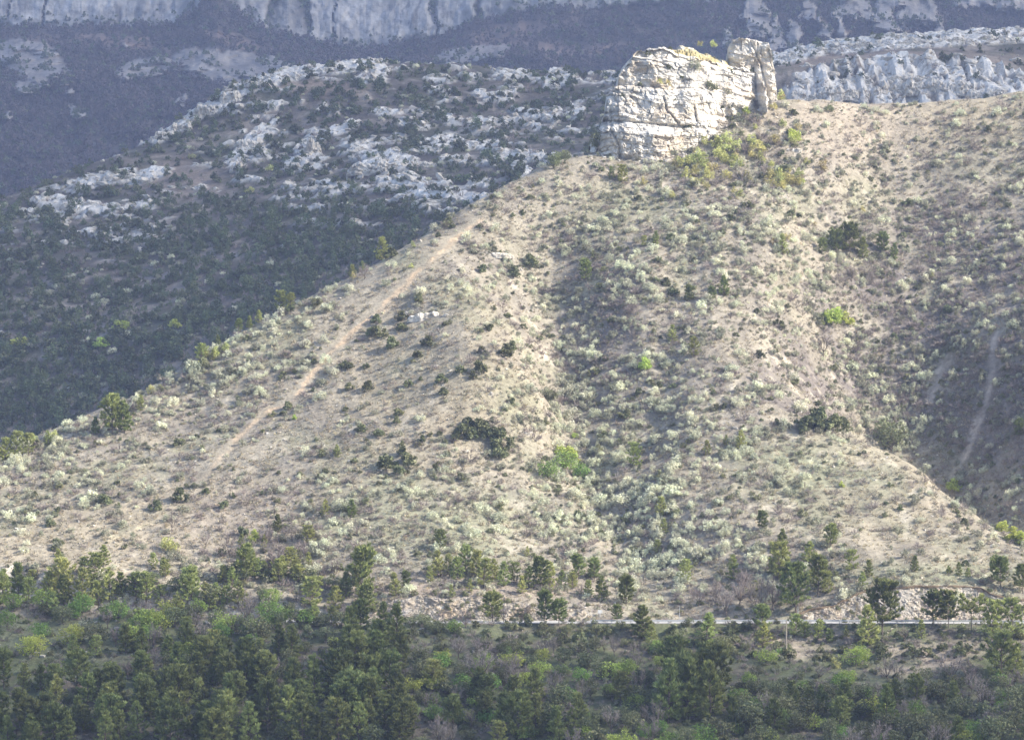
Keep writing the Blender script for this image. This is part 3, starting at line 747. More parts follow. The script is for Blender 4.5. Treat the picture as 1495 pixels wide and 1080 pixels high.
RL = [(555,250,100,22,'broad white rock slab in the middle of the shaded ridge'),(520,222,46,14,'white ledge just above the broad slab on the ridge'),(610,243,60,14,'white ledge at the right end of the broad slab'),
      (640,216,60,12,'pale ledge above and right of the broad slab'),(120,300,70,14,'white ledges on the left shoulder of the ridge'),(190,262,90,16,'highest white ledges on the left shoulder'),(85,326,24,14,'lone white block below the left shoulder ledges'),
      (360,215,40,20,'steep white rock rib below the crest, left of the slab'),(345,248,22,18,'small rock tooth at the foot of the rock rib'),(455,222,28,26,'upright white crag above the ridge forest'),(430,244,30,12,'low white ledge beside the upright crag'),
      (590,272,70,9,'thin white stripe of rock under the broad slab'),(655,292,110,11,'long white stripe of rock close above the sunlit hill'),(718,222,36,12,'white block with shrubs right of the broad slab'),(775,236,60,11,'white ledge nearest the sunlit outcrop'),
      (820,112,36,7,'top pale ledge left of the white outcrop'),(806,128,30,13,'pale block under the top ledge left of the outcrop'),(640,132,36,8,'small pale ledge high in the middle of the ridge'),(690,116,26,7,'small pale step on the ridge top'),
      (545,122,40,8,'pale step right of the crest rocks'),(720,146,34,8,'pale ledge among dark oaks below the ridge top'),(780,174,44,7,'thin pale ledge among dark oaks'),(610,188,30,8,'short pale ledge above the middle slab'),
      (240,198,30,16,'lowest blocks of the white crest'),(265,188,34,18,'rounded blocks low on the white crest'),(300,168,40,22,'jagged blocks halfway up the white crest'),(338,146,40,20,'tallest jagged blocks of the white crest'),(378,128,40,16,'blocks near the top of the white crest'),(425,113,44,12,'flat topped rocks where the crest levels'),(475,104,44,10,'pale rocks along the level crest'),(520,104,36,12,'last pale rocks of the level crest')]
for i, (u, v, w, h, lab) in enumerate(RL):
    ledge(u, v + 2, w, h, ridge, 970, 1460, lab, G_, M_lime_far, 720 + i, 0.8)
RB = [(1165,78,50,10),(1215,68,60,11),(1275,62,60,11),(1335,58,60,12),(1395,56,60,12),(1455,54,60,13),(1185,92,44,9),(1240,84,50,8)]
for i, (u, v, w, h) in enumerate(RB):
    ledge(u, v + 6, w, h, ridge, 970, 1480, ['lowest grey rocks of the upper band, beside the white outcrop','second rocks of the upper band behind the outcrop','rocks in the upper band above the fluted slab left end','rocks of the upper band straight above the fluted slab','wide rocks in the upper band above the slab right half','rocks of the upper band at the picture edge','lower grey rocks under the upper band near the outcrop','flat rocks under the upper band'][i], 'grey rocks of the upper band behind the saddle', M_lime_far, 760 + i, 0.8)
SB = [(1180,140,50,26),(1225,135,50,30),(1270,140,46,34),(1310,130,50,36),(1350,128,50,36),(1395,130,50,34),(1440,136,46,26),(1475,140,40,20),(1250,118,44,20),(1330,112,60,20)]
for i, (u, v, w, h) in enumerate(SB):
    ledge(u, v + 6, w * 1.25, h * 0.75, ridge, 1160, 1480, ['leftmost crag of the fluted limestone slab','second crag from the left in the fluted slab','third crag from the left in the fluted slab','middle crag of the fluted slab','tall crag right of the middle of the fluted slab','broad crag toward the right of the fluted slab','low crag near the right end of the fluted slab','last crag at the right end of the fluted slab','upper left crag of the fluted slab','topmost crag of the fluted slab'][i], 'crags of the fluted limestone slab', M_lime_far, 780 + i, 1.2, 7.0)

# ---- road with its edge lines
rx = np.arange(-150, 172, 1.5)
def ribbon(y_off0, y_off1, dz, name, mat, x0=-150, x1=172):
    r = rx[(rx >= x0) & (rx <= x1)]
    c = road_y(r); z = road_z(r) + dz
    V_ = np.concatenate([np.column_stack([r, c + y_off0, z]), np.column_stack([r, c + y_off1, z])])
    n = len(r); i = np.arange(n - 1)
    return add_mesh(name, V_, np.stack([i, i + 1, n + i + 1, n + i], -1), mat)
tag(ribbon(-RW, RW, 0.0, 'road', M_asphalt), kind='structure')
tag(ribbon(-RW + 0.25, -RW + 0.40, 0.004, 'road_marking', M_white), kind='structure')
tag(ribbon(RW - 0.40, RW - 0.25, 0.004, 'road_marking', M_white), kind='structure')

# ---- guard rail on the valley side
gr = bpy.data.objects.new('guard_rail', None); COL.objects.link(gr)
tag(gr, 'long grey steel guard rail along the valley side of the road', 'guard rail')
r = rx[(rx >= 16) & (rx <= 170)]
c = road_y(r) - RW - 0.25; zr = road_z(r)
prof = [(-0.02, 0.44), (-0.07, 0.50), (-0.02, 0.56), (-0.02, 0.62), (-0.07, 0.68), (-0.02, 0.75), (0.02, 0.75), (-0.02, 0.68), (0.02, 0.60), (-0.02, 0.50), (0.02, 0.44)]
V_ = np.concatenate([np.column_stack([r, c + a, zr + b]) for a, b in prof]); n = len(r); F_ = []
for k in range(len(prof)):
    k2 = (k + 1) % len(prof)
    for i in range(n - 1): F_.append((k * n + i, k * n + i + 1, k2 * n + i + 1, k2 * n + i))
add_mesh('rail', V_, np.array(F_), M_zinc, parent=gr)
bx = np.array([(-.06, -.04, -.3), (.06, -.04, -.3), (.06, .04, -.3), (-.06, .04, -.3), (-.06, -.04, .72), (.06, -.04, .72), (.06, .04, .72), (-.06, .04, .72)])
bf = np.array([(0, 3, 2, 1), (4, 5, 6, 7), (0, 1, 5, 4), (1, 2, 6, 5), (2, 3, 7, 6), (3, 0, 4, 7)])
post_me = None
for px_ in np.arange(17, 170, 4.0):
    if post_me is None:
        o = add_mesh('post', bx, bf, M_zinc, parent=gr); post_me = o.data
    else:
        o = bpy.data.objects.new('post', post_me); COL.objects.link(o); o.parent = gr
    o.location = (px_, float(road_y(np.array(px_))) - RW - 0.17, float(road_z(px_)))

# ---- stony cuttings above the road
def cutting(u0, u1, seed, label, lip=False):
    x0 = (u0 - 747.5) * K * 620; x1 = (u1 - 747.5) * K * 620
    xsn = np.arange(x0, x1, 0.22); T = np.linspace(0, 1, 44)
    yb = road_y(xsn) + RW + 0.55
    yt = np.zeros(len(xsn)); zt = np.zeros(len(xsn))
    ds = np.arange(0, 12, 0.2)
    for i, x in enumerate(xsn):
        q = hill.h(np.full(ds.shape, x), yb[i] + ds)
        sl = np.gradient(q, 0.2)
        w = np.where(sl > 1.05)[0]
        e = ds[w[-1]] if len(w) else 0.4
        yt[i] = yb[i] + e; zt[i] = hill.h(x, yb[i] + e)
    ker = np.ones(9) / 9
    yt = np.convolve(np.pad(yt, 4, 'edge'), ker, 'valid'); zt = np.convolve(np.pad(zt, 4, 'edge'), ker, 'valid')
    Xc, Tc = np.meshgrid(xsn, T)
    Yc = yb + (yt - yb) * Tc; Zc = -53.7 + (zt + 0.15 + 53.7) * Tc ** 1.15
    hgt = (zt + 53.4)[None]
    d1, d2, cid = worley(Xc / 0.7 + 0.3 * fbm(Xc / 3, Zc / 3, 2, seed), Zc / 0.5, seed)
    amp = np.clip(hgt / 2.5, 0.1, 1)
    end = np.minimum(1, np.minimum(Xc - x0, x1 - Xc) / 4)
    disp = amp * end * (0.25 + 0.28 * cid * sstep(0, 0.25, d2 - d1) + 0.7 * fbm(Xc / 4, Zc / 3, 3, seed + 4) + 0.2 * fbm(Xc / .6, Zc / .6, 2, seed + 6))
    Yc = Yc - disp - 0.1 + 0.6 * (1 - end)
    Zc = Zc - 0.5 * (1 - end)
    tint = np.zeros(Xc.shape + (3,)) + np.array([0.45, 0.41, 0.35])
    tint = tint * (0.85 + 0.3 * cid)[..., None]
    tint = blend(tint, (0.50, 0.39, 0.28), 0.45 * sstep(0.2, 0.5, fbm(Xc / 6, Zc / 4, 3, seed + 9)))
    tint = blend(tint, (0.42, 0.39, 0.37), 0.5 * sstep(0.1, 0.5, fbm(Xc / 5, Zc / 3, 3, seed + 19)))
    o = add_mesh('rock_cutting', np.stack([Xc, Yc, Zc], -1).reshape(-1, 3), grid_faces(len(T), len(xsn)), M_stone_cut, colors=tint.clip(0, 1).reshape(-1, 3))
    tag(o, label, 'road cutting', 'stony cuttings above the road')
    if lip:
        L_ = []
        for a in np.linspace(0, 2 * math.pi, 6)[:-1]:
            rr = (0.22 + 0.16 * vnoise(xsn / 1.4, xsn * 0 + a, seed)) * np.clip((zt + 53.4) / 1.5, 0.2, 1)
            L_.append(np.column_stack([xsn, yt - 0.25 + rr * 1.6 * math.cos(a), zt + 0.10 + rr * math.sin(a)]))
        n = len(xsn); V2 = np.concatenate(L_); F2 = []
        for k in range(5):
            k2 = (k + 1) % 5
            for i in range(n - 1): F2.append((k * n + i, k * n + i + 1, k2 * n + i + 1, k2 * n + i))
        add_mesh('turf_edge', V2, np.array(F2), M_sod, parent=o)
    return o
cutting(500, 872, 810, 'long pale stony cutting above the road, left of the pines')
cutting(1165, 1520, 820, 'tall arched stony cutting above the road with an overhanging turf edge', True)

# ---- poles by the road
def pole(u, v, hpx, r0, label, field=hill, mat=None, cross=False, name='utility_pole', cat='pole'):
    x, y, z = field.hit(u, v, 560, 700); x, y, z = x[0], y[0], z[0]
    h = hpx * K * y
    n = 8; V_ = []; F_ = []
    for k, (zz, rr) in enumerate(((-0.5, r0), (h * 0.5, r0 * 0.85), (h, r0 * 0.65))):
        for a in range(n): V_.append((rr * math.cos(a * 2 * math.pi / n), rr * math.sin(a * 2 * math.pi / n), zz))
    for k in range(2):
        for a in range(n): F_.append((k * n + a, k * n + (a + 1) % n, (k + 1) * n + (a + 1) % n, (k + 1) * n + a))
    F_ = [tuple(f) for f in F_] + [tuple(range(2 * n, 3 * n))]
    root = bpy.data.objects.new(name, None); COL.objects.link(root); root.location = (x, y, z)
    add_mesh('pole', V_, F_, mat or M_pole, parent=root)
    cv = np.array([(-.1, -.1, h), (.1, -.1, h), (.1, .1, h), (-.1, .1, h), (-.07, -.07, h + .15), (.07, -.07, h + .15), (.07, .07, h + .15), (-.07, .07, h + .15)])
    add_mesh('cap', cv * np.array([r0 * 8, r0 * 8, 1]), bf, M_zinc, parent=root)
    tag(root, label, cat)
    return root
pole(1148, 955, 50, 0.16, 'pale weathered utility pole below the road beside the lime bush')
pole(898, 903, 24, 0.07, 'thin grey post behind the small roadside pine', mat=M_zinc, name='road_post', cat='post')
pole(992, 903, 18, 0.06, 'thin grey post at the far road edge under the pale shrubs', mat=M_zinc, name='road_post', cat='post')
pole(1165, 903, 22, 0.07, 'thin pale post left of the tall arched cutting', mat=M_zinc, name='road_post', cat='post')
x, y, z = [q[0] for q in hill.hit(876, 900, 560, 700)]
root = bpy.data.objects.new('roadside_marker', None); COL.objects.link(root); root.location = (x, y, z)
sv = np.array([(-.5, -.05, .7), (.5, -.05, .7), (.5, .05, .7), (-.5, .05, .7), (-.5, -.05, 1.4), (.5, -.05, 1.4), (.5, .05, 1.4), (-.5, .05, 1.4)])
add_mesh('panel', sv, bf, M_white, parent=root)
add_mesh('post', bx * np.array([1, 1, 1.6]), bf, M_zinc, parent=root)
tag(root, 'small white roadside marker where the left cutting ends', 'marker')
# ================================================================ PLANTS
prg = np.random.default_rng(21)
def unit(a): return a / np.maximum(np.linalg.norm(a, axis=-1, keepdims=True), 1e-9)
def rdir(n): return unit(prg.normal(size=(n, 3)))
class Leaves:
    """collects loose triangles (leaves, needle tufts, twigs) and tubes into one mesh with a tint per vertex"""
    def __init__(self): self.v = []; self.c = []; self.f = []; self.n = 0
    def tris(self, C, size, axis=None, width=1.0, tint=None):
        n = len(C); size = np.broadcast_to(np.asarray(size, float), (n,))
        a = rdir(n) if axis is None else unit(axis)
        b = unit(np.cross(a, rdir(n)))
        s = size[:, None]
        p = np.stack([C - a * s * 0.5 - b * s * 0.5 * width, C - a * s * 0.5 + b * s * 0.5 * width, C + a * s * 0.7], 1).reshape(-1, 3)
        t = np.ones((n, 3)) if tint is None else np.broadcast_to(tint, (n, 3))
        self.v.append(p); self.c.append(np.repeat(t, 3, 0)); self.f.append(np.arange(3 * n).reshape(n, 3) + self.n); self.n += 3 * n
    def tube(self, path, rad, k=5, tint=(1, 1, 1)):
        P = np.asarray(path, float); m = len(P); V = []
        for i in range(m):
            d = unit((P[min(i + 1, m - 1)] - P[max(i - 1, 0)])[None])[0]
            u_ = unit(np.cross(d, (0.31, 0.95, 0.05))[None])[0]; w_ = np.cross(d, u_)
            for q in range(k):
                a = 2 * math.pi * q / k; V.append(P[i] + rad[i] * (math.cos(a) * u_ + math.sin(a) * w_))
        F = []
        for i in range(m - 1):
            for q in range(k):
                a, b, c, d = i * k + q, i * k + (q + 1) % k, (i + 1) * k + (q + 1) % k, (i + 1) * k + q
                F += [(a, b, c), (a, c, d)]
        self.v.append(np.array(V)); self.c.append(np.tile(np.array(tint, float), (len(V), 1))); self.f.append(np.array(F) + self.n); self.n += len(V)
    def mesh(self, name, mat):
        o = add_mesh(name, np.concatenate(self.v), np.concatenate(self.f), mat, colors=np.concatenate(self.c), link=False)
        me = o.data; bpy.data.objects.remove(o); return me

M_pale = mat_leaf('pale_blossom_leaf', (0.67, 0.675, 0.51), 0.22, 0.02, 0.3)
M_sage = mat_leaf('grey_green_leaf', (0.37, 0.37, 0.265), 0.25, 0.02, 0.25)
M_dark = mat_leaf('dark_evergreen_leaf', (0.19, 0.205, 0.105), 0.3, 0.02, 0.15)
M_oliv = mat_leaf('olive_leaf', (0.24, 0.25, 0.13), 0.25, 0.02, 0.2)
M_yel = mat_leaf('young_yellow_green_leaf', (0.55, 0.54, 0.22), 0.2, 0.03, 0.3)
M_lim = mat_leaf('lime_leaf', (0.47, 0.54, 0.14), 0.15, 0.02, 0.35)
M_grn = mat_leaf('fresh_green_leaf', (0.27, 0.38, 0.10), 0.2, 0.02, 0.3)
M_och = mat_leaf('ochre_leaf', (0.45, 0.36, 0.17), 0.2, 0.02, 0.3)
M_twig = mat_leaf('bare_twig', (0.34, 0.29, 0.26), 0.2, 0.02, 0.1)
M_bark = mat_plain('grey_bark', (0.17, 0.14, 0.115), 0.95, 0.3, 3.0)
M_pin = mat_leaf('pine_needle', (0.255, 0.285, 0.11), 0.3, 0.015, 0.2)
M_pinl = mat_leaf('light_pine_needle', (0.40, 0.43, 0.17), 0.22, 0.02, 0.25)
M_straw = mat_leaf('dry_grass', (0.52, 0.45, 0.31), 0.2, 0.02, 0.3)
M_tuss = mat_leaf('grey_tussock', (0.40, 0.36, 0.28), 0.22, 0.02, 0.25)

def dome(n, h, w, low=0.0):
    """points spread over the outside of a bush, thinner inside"""
    d = rdir(n); d[:, 2] = np.abs(d[:, 2]) * (1 - low) + low * d[:, 2]
    r = prg.uniform(0.25, 1, n) ** 0.45
    return d * r[:, None] * np.array([w / 2, w / 2, h])

def shrub_mesh(name, mat, h=1.5, w=2.0, clumps=11, per=24, leaf=0.2, low=0.15, spread=0.30, tv=0.25, stems=True, upright=0.0):
    L = Leaves()
    c = dome(clumps, h * 0.8, w * 0.85); c[:, 2] += 0.12 * h
    for q in c:
        R = spread * w * 0.5 * prg.uniform(0.75, 1.3)
        p = rdir(per) * (prg.uniform(0.3, 1, per) ** 0.5)[:, None] * R * np.array([1, 1, 0.85 + upright]) + q
        p[:, 2] = np.maximum(p[:, 2], 0.02)
        t = prg.uniform(1 - tv, 1 + tv) * prg.uniform(0.85, 1.15, (per, 1)) * np.ones((per, 3))
        ax = None if upright == 0 else rdir(per) * (1 - upright) + np.array([0, 0, 1.0]) * upright + 0.5 * unit(q[None] * np.array([1, 1, 0]))
        L.tris(p, leaf * prg.uniform(0.7, 1.3, per), ax, 0.9 if upright == 0 else 0.55, t)
    if stems:
        for q in c[:6]: L.tris(np.array([q * 0.5]), np.linalg.norm(q) * 0.9, q[None], 0.06, (0.45, 0.4, 0.36))
    return L.mesh(name, mat)

def twig_mesh(name, mat, h=1.4, w=1.8, stems=14, subs=7, width=0.05):
    L = Leaves()
    for s in range(stems):
        d = dome(1, h, w)[0]; d[2] = max(d[2], 0.35 * h)
        L.tris(np.array([d * 0.45]), np.linalg.norm(d) * 0.85, d[None], width, np.full((1, 3), prg.uniform(.7, 1.1)))
        for k in range(subs):
            p = d * prg.uniform(0.45, 1.0); a = unit((unit(d[None])[0] + 0.8 * rdir(1)[0])[None]); ln = prg.uniform(0.2, 0.45) * h
            L.tris(p[None] + a * ln * 0.4, ln, a, width * 1.6 * 0.6 / max(ln, .2), np.full((1, 3), prg.uniform(.75, 1.25)))
    return L.mesh(name, mat)

def pine_meshes(h=8.0, w=4.2, bare=0.15, whorls=11, mat=None, form='cone', seedn=0):
    """trunk and crown of a pine: whorls of rising limbs that end in tufts of needles"""
    T = Leaves(); Cn = Leaves()
    bend = prg.uniform(-0.04, 0.04, 2) * h
    def axis_at(s): return np.array([bend[0] * s * s, bend[1] * s * s, h * s])
    zs = np.linspace(0, 0.97, 8); T.tube([axis_at(s) - (np.array([0, 0, 0.4]) if s == 0 else 0) for s in zs], [0.032 * h * (1 - 0.92 * s) * 0.62 for s in zs], 7)
    for i in range(whorls):
        s = bare + (0.98 - bare) * (i + prg.uniform(-.3, .3)) / (whorls - 1) if whorls > 1 else 0.8
        s = min(max(s, bare), 0.985)
        q = (s - bare) / (1 - bare)
        if form == 'cone': R = w / 2 * (1 - q) ** 0.72 * (0.65 + 0.35 * min(1, q * 6))
        elif form == 'round': R = w / 2 * math.sqrt(max(0.02, 1 - (2 * q - 0.85) ** 2 / 1.45))
        else: R = w / 2 * (0.55 + 0.45 * q) if q < 0.85 else w / 2 * 0.7
        nb = max(3, int(7 * (0.5 + R / w)))
        ph = prg.uniform(0, 6.28)
        for b in range(nb):
            if prg.random() < 0.10: continue
            az = ph + 2 * math.pi * b / nb + prg.uniform(-.35, .35)
            ln = R * prg.uniform(0.72, 1.18) + 0.05 * h
            el = (0.15 + 0.75 * q) + prg.uniform(-.15, .15) if form != 'flat' else 0.25 + prg.uniform(-.1, .15)
            d = np.array([math.cos(az) * math.cos(el), math.sin(az) * math.cos(el), math.sin(el)])
            o = axis_at(s)
            mid = o + d * ln * 0.55; tip = o + d * ln + np.array([0, 0, 0.10 * ln])
            T.tube([o, mid, tip], [0.010 * h * (1.1 - q), 0.006 * h, 0.002 * h], 3)
            nt = max(3, int(2.2 + 2.4 * ln))
            shade = prg.uniform(0.78, 1.2)
            for k in range(nt):
                f = prg.uniform(0.35, 1.0) if k > 0 else 1.0
                c = (o + (mid - o) * (f / 0.55) if f < 0.55 else mid + (tip - mid) * ((f - 0.55) / 0.45)) + prg.normal(size=3) * np.array([.14, .14, .09]) * (0.5 + 0.5 * ln / (0.3 * h)) * h * 0.10 * 1.4
                tl = prg.uniform(0.05, 0.085) * h * (0.75 + 0.4 * q) + 0.10
                up = unit((d * 0.6 + np.array([0, 0, 0.85]) + prg.normal(size=3) * 0.25)[None])[0]
                m_ = 11
                ax = unit(up[None] + rdir(m_) * 0.75)
                tt = shade * prg.uniform(0.85, 1.15, (m_, 1)) * np.ones((m_, 3)) * np.array([1, 1, 0.95])
                Cn.tris(c + ax * tl * 0.5, tl * prg.uniform(.8, 1.25, m_), ax, 0.42, tt)
    m_ = 14; top = axis_at(1.0)
    ax = unit(np.array([[0, 0, 1.2]]) + rdir(m_) * 0.6); Cn.tris(top + ax * 0.03 * h, 0.09 * h, ax, 0.3, np.ones((m_, 3)))
    return T.mesh('trunk', M_bark), Cn.mesh('crown', mat or M_pin)

def tree_meshes(h=6.0, w=5.0, mat=None, leaf=0.26, clumps=30, per=34, bare=0.25, twiggy=False, wdt=0.05, limbs=7, flat=1.0):
    """trunk with limbs, and a crown of leaf clumps (or of bare twigs)"""
    T = Leaves(); Cn = Leaves()
    lean = prg.uniform(-.05, .05, 2) * h
    fork = np.array([lean[0], lean[1], h * bare])
    T.tube([(0, 0, -.3), fork * 0.5 + np.array([0.02 * h, 0, 0]), fork], [0.03 * h, 0.024 * h, 0.02 * h], 7)
    ends = []
    for i in range(limbs):
        az = 2 * math.pi * i / limbs + prg.uniform(-.4, .4); rr = w / 2 * prg.uniform(.35, .8); zz = h * prg.uniform(bare + 0.3 * (1 - bare), 0.9)
        e = np.array([rr * math.cos(az), rr * math.sin(az), zz]); m_ = fork * 0.5 + e * 0.5 + np.array([0, 0, -0.03 * h]) + prg.normal(size=3) * 0.03 * h
        T.tube([fork, m_, e], [0.013 * h, 0.008 * h, 0.003 * h], 4); ends.append((m_, e))
    e0 = np.array([lean[0] * 1.5, lean[1] * 1.5, h * 0.93]); T.tube([fork, fork * .45 + e0 * .55, e0], [0.016 * h, 0.009 * h, 0.003 * h], 4); ends.append((fork * .45 + e0 * .55, e0))
    cz = h * (bare + 1) / 2
    if twiggy:
        for (m_, e) in ends:
            for k in range(clumps):
                f = prg.uniform(0.1, 1.05); p = m_ + (e - m_) * f
                out = unit((p - np.array([0, 0, h * bare * 0.8]))[None])[0]
                a = unit((out + 0.75 * rdir(1)[0] + np.array([0, 0, .25]))[None]); ln = prg.uniform(.10, .24) * h
                Cn.tris(p[None] + a * ln * .45, ln, a, wdt * 2.2 / ln, np.full((1, 3), prg.uniform(.65, 1.1)))
                for j in range(5):
                    p2 = p + a[0] * ln * prg.uniform(.4, 1.1); a2 = unit(a + 0.9 * rdir(1)); l2 = prg.uniform(.05, .13) * h
                    Cn.tris(p2[None] + a2 * l2 * .45, l2, a2, wdt * 1.5 / l2, np.full((1, 3), prg.uniform(.8, 1.3)))
    else:
        c = rdir(clumps) * (prg.uniform(.35, 1, clumps) ** .5)[:, None] * np.array([w / 2, w / 2, h * (1 - bare) / 2 * flat]) * 0.84 + np.array([lean[0], lean[1], cz])
        for q in c:
            R = 0.17 * w * prg.uniform(.7, 1.35)
            p = rdir(per) * (prg.uniform(.35, 1, per) ** .5)[:, None] * R * np.array([1.05, 1.05, 0.8]) + q
            t = prg.uniform(.75, 1.22) * prg.uniform(.85, 1.15, (per, 1)) * np.ones((per, 3))
            Cn.tris(p, leaf * prg.uniform(.7, 1.3, per), None, .9, t)
    return T.mesh('trunk', M_bark), Cn.mesh('crown', mat)

PR = {}   # kind -> list of meshes, nominal height
def reg(kind, h, lst): PR[kind] = (h, lst)
reg('pale_shrub', 1.5, [shrub_mesh('pale_shrub', M_pale, 1.5, 2.4, 15, 34, .20, upright=.35, tv=.3) for _ in range(6)])
reg('sage_shrub', 1.3, [shrub_mesh('sage_shrub', M_sage, 1.3, 1.9, 12, 28, .18, upright=.3, tv=.3) for _ in range(5)])
reg('dark_shrub', 1.6, [shrub_mesh('dark_shrub', M_dark, 1.6, 2.0, 20, 34, .20, tv=.25) for _ in range(5)])
reg('olive_shrub', 1.6, [shrub_mesh('olive_shrub', M_oliv, 1.6, 2.1, 16, 30, .20, tv=.3) for _ in range(4)])
reg('yellow_shrub', 2.2, [shrub_mesh('yellow_shrub', M_yel, 2.2, 2.3, 16, 30, .21, tv=.3, upright=.15) for _ in range(4)])
reg('lime_shrub', 2.2, [shrub_mesh('lime_shrub', M_lim, 2.2, 2.7, 20, 34, .22, tv=.22) for _ in range(4)])
reg('ochre_shrub', 1.8, [shrub_mesh('ochre_shrub', M_och, 1.8, 1.9, 10, 18, .19, tv=.3, upright=.2) for _ in range(3)])
reg('bare_shrub', 1.5, [twig_mesh('bare_shrub', M_twig, 1.5, 2.1, 16, 8, .055) for _ in range(5)])
reg('pine_tree', 8.0, [pine_meshes(8, 4.6, .10, 11) for _ in range(3)] + [pine_meshes(8, 4.3, .22, 10, form='round') for _ in range(3)])
reg('young_pine', 5.0, [pine_meshes(5, 3.0, .05, 9, M_pinl) for _ in range(3)] + [pine_meshes(5, 3.2, .12, 8, M_pinl, 'round') for _ in range(2)])
reg('road_pine', 8.0, [pine_meshes(8, 5.4, .30, 9, form='round') for _ in range(3)])
reg('umbrella_pine', 6.0, [pine_meshes(6, 8.0, .66, 5, form='flat')])
reg('oak_tree', 5.0, [tree_meshes(5, 5.0, M_dark, .28, 30, 34, .12) for _ in range(4)])
reg('green_tree', 5.0, [tree_meshes(5, 5.2, M_grn, .27, 30, 34, .15) for _ in range(3)])
reg('lime_tree', 4.0, [tree_meshes(4, 5.2, M_lim, .25, 28, 34, .12, flat=1.0) for _ in range(2)])
reg('bare_tree', 6.0, [tree_meshes(6, 5.0, M_twig, clumps=11, bare=.22, twiggy=True, wdt=.045, limbs=8) for _ in range(4)])
M_rdg = mat_leaf('ridge_oak_leaf', (0.14, 0.165, 0.095), 0.35, 0.03, 0.1)
M_rdp = mat_leaf('ridge_pine_needle', (0.14, 0.18, 0.09), 0.3, 0.02, 0.1)
reg('ridge_oak', 3.0, [shrub_mesh('ridge_oak', M_rdg, 3.0, 3.9, 14, 15, .50, tv=.25, stems=False) for _ in range(5)])
reg('ridge_pine', 6.0, [shrub_mesh('ridge_pine', M_rdp, 6.0, 3.8, 16, 16, .55, tv=.25, spread=.42, stems=False, upright=.2) for _ in range(4)])
reg('ridge_bare', 3.0, [twig_mesh('ridge_bare', M_twig, 3.0, 3.8, 12, 5, .10) for _ in range(3)])
reg('tussock', 0.6, [twig_mesh('tussock', M_tuss, .60, .9, 7, 2, .16) for _ in range(3)] + [twig_mesh('tussock', M_straw, .5, .9, 7, 2, .18) for _ in range(3)])

# ---------------------------------------------------------------- landmarks used to tell alike plants apart
LM = [(1000,140,'the white outcrop'),(1108,120,'the rock pillar'),(870,222,"the outcrop's left foot"),(975,225,"the outcrop's stony base"),(695,322,'the orange track top'),(600,400,'the upper orange track'),(515,485,'the orange track middle'),
      (428,582,'the orange track bend'),(340,645,'the orange track end'),(625,460,'the spur rock ledge'),(716,372,'the grey stone ledge'),(558,372,'the lone skyline pine'),(410,450,'the twin skyline pines'),
      (170,620,'the dark skyline pine'),(20,655,'the left skyline end'),(290,530,'the left skyline middle'),(572,502,'the round juniper on the spur'),(720,635,'the dark juniper thicket'),(580,680,'the juniper clump low on the spur'),
      (810,420,'the head of the central gully'),(846,518,'the central gully scree'),(804,584,'the two-tone bush in the gully'),(820,672,'the green gully thicket'),(960,840,'the foot of the central gully'),(885,745,'the lower central gully'),
      (1020,430,'the three hillside pines'),(853,400,'the slender pine above the gully'),(1065,215,'the thicket below the outcrop'),(1135,265,'the shrubs below the pillar'),(1135,282,'the bare pale patch'),(1240,160,'the grassy saddle'),
      (1420,150,'the saddle skyline end'),(1240,372,'the right gully pines'),(1220,460,'the right gully limes'),(1202,510,'the right gully bare tree'),(1200,612,'the knoll oak clump'),(1303,632,'the big tree beside the knoll'),
      (1378,550,'the left scree chute'),(1450,540,'the right scree chute'),(1415,650,'the lower scree chute'),(1393,712,'the lime bush behind the knoll'),(1290,720,'the bare top of the knoll'),(1335,830,'the pine over the cutting'),(1461,845,'the pine on the arched cutting'),
      (1140,820,'the pine group above the road'),(1330,875,'the tall arched cutting'),(690,885,'the long left cutting'),(525,850,'the big pine before the cutting'),(660,830,'the light green pine row'),(790,850,'the twin cutting pines'),(890,870,'the gully foot pines'),
      (1000,640,'the open slope middle'),(1080,560,'the pale slope above the knoll'),(930,530,'the yellow slope bush'),(1150,700,"the knoll's grassy flank"),(260,725,'the straw slope juniper'),(110,790,'the straw field'),(250,800,'the yellow straw-field tree'),(420,800,'the slope-foot wood'),
      (110,850,'the wood edge pines'),(130,925,'the grassy clearing'),(214,905,'the big green tree'),(57,920,'the small clearing tree'),(279,940,'the lime tree over the pines'),(540,950,'the tallest pine group'),(632,985,'the pale green tree'),(700,965,'the round bare tree'),
      (938,915,'the bushy roadside pine'),(1118,955,'the lime bush and utility pole'),(1249,955,'the wide lime tree below the road'),(1288,890,'the tall roadside pine'),(1420,900,'the umbrella pine'),(1375,895,'the pair of roadside pines'),(1390,970,'the pale bare trees'),(1463,965,'the light tree below the road'),
      (1015,1000,'the dark pine cluster'),(840,1060,'the bottom lime tree'),(250,1040,'the pine wood'),(1250,1040,'the dark oak thicket'),(650,1050,'the bottom pines'),(60,1020,'the pine wood corner'),(420,1010,'the bright tipped pines'),(1420,1050,'the thicket corner'),(1100,1060,'the grey brush'),
      (560,238,'the broad white ridge slab'),(280,178,'the white crest rocks'),(150,290,'the left shoulder ledges'),(655,288,'the long white rock stripe'),(1330,125,'the fluted limestone slab'),(455,215,'the upright white crag'),(365,212,'the steep rock rib'),(720,180,'the oak slope of the ridge'),(600,110,'the ridge top'),(810,118,'the top pale ledge'),
      (1300,70,'the upper rock band'),(775,235,'the ledge nearest the outcrop'),(130,400,'the left ridge slope'),(60,500,'the left ridge foot'),(250,440,'the ridge hollow'),(380,350,'the ridge forest'),(500,310,'the forest under the slab'),(180,510,'the lower ridge forest'),(330,280,'the reddish ridge clearing'),(20,380,'the ridge edge'),(1180,85,'the saddle behind the pillar')]
LMa = np.array([(a, b) for a, b, _ in LM], float)
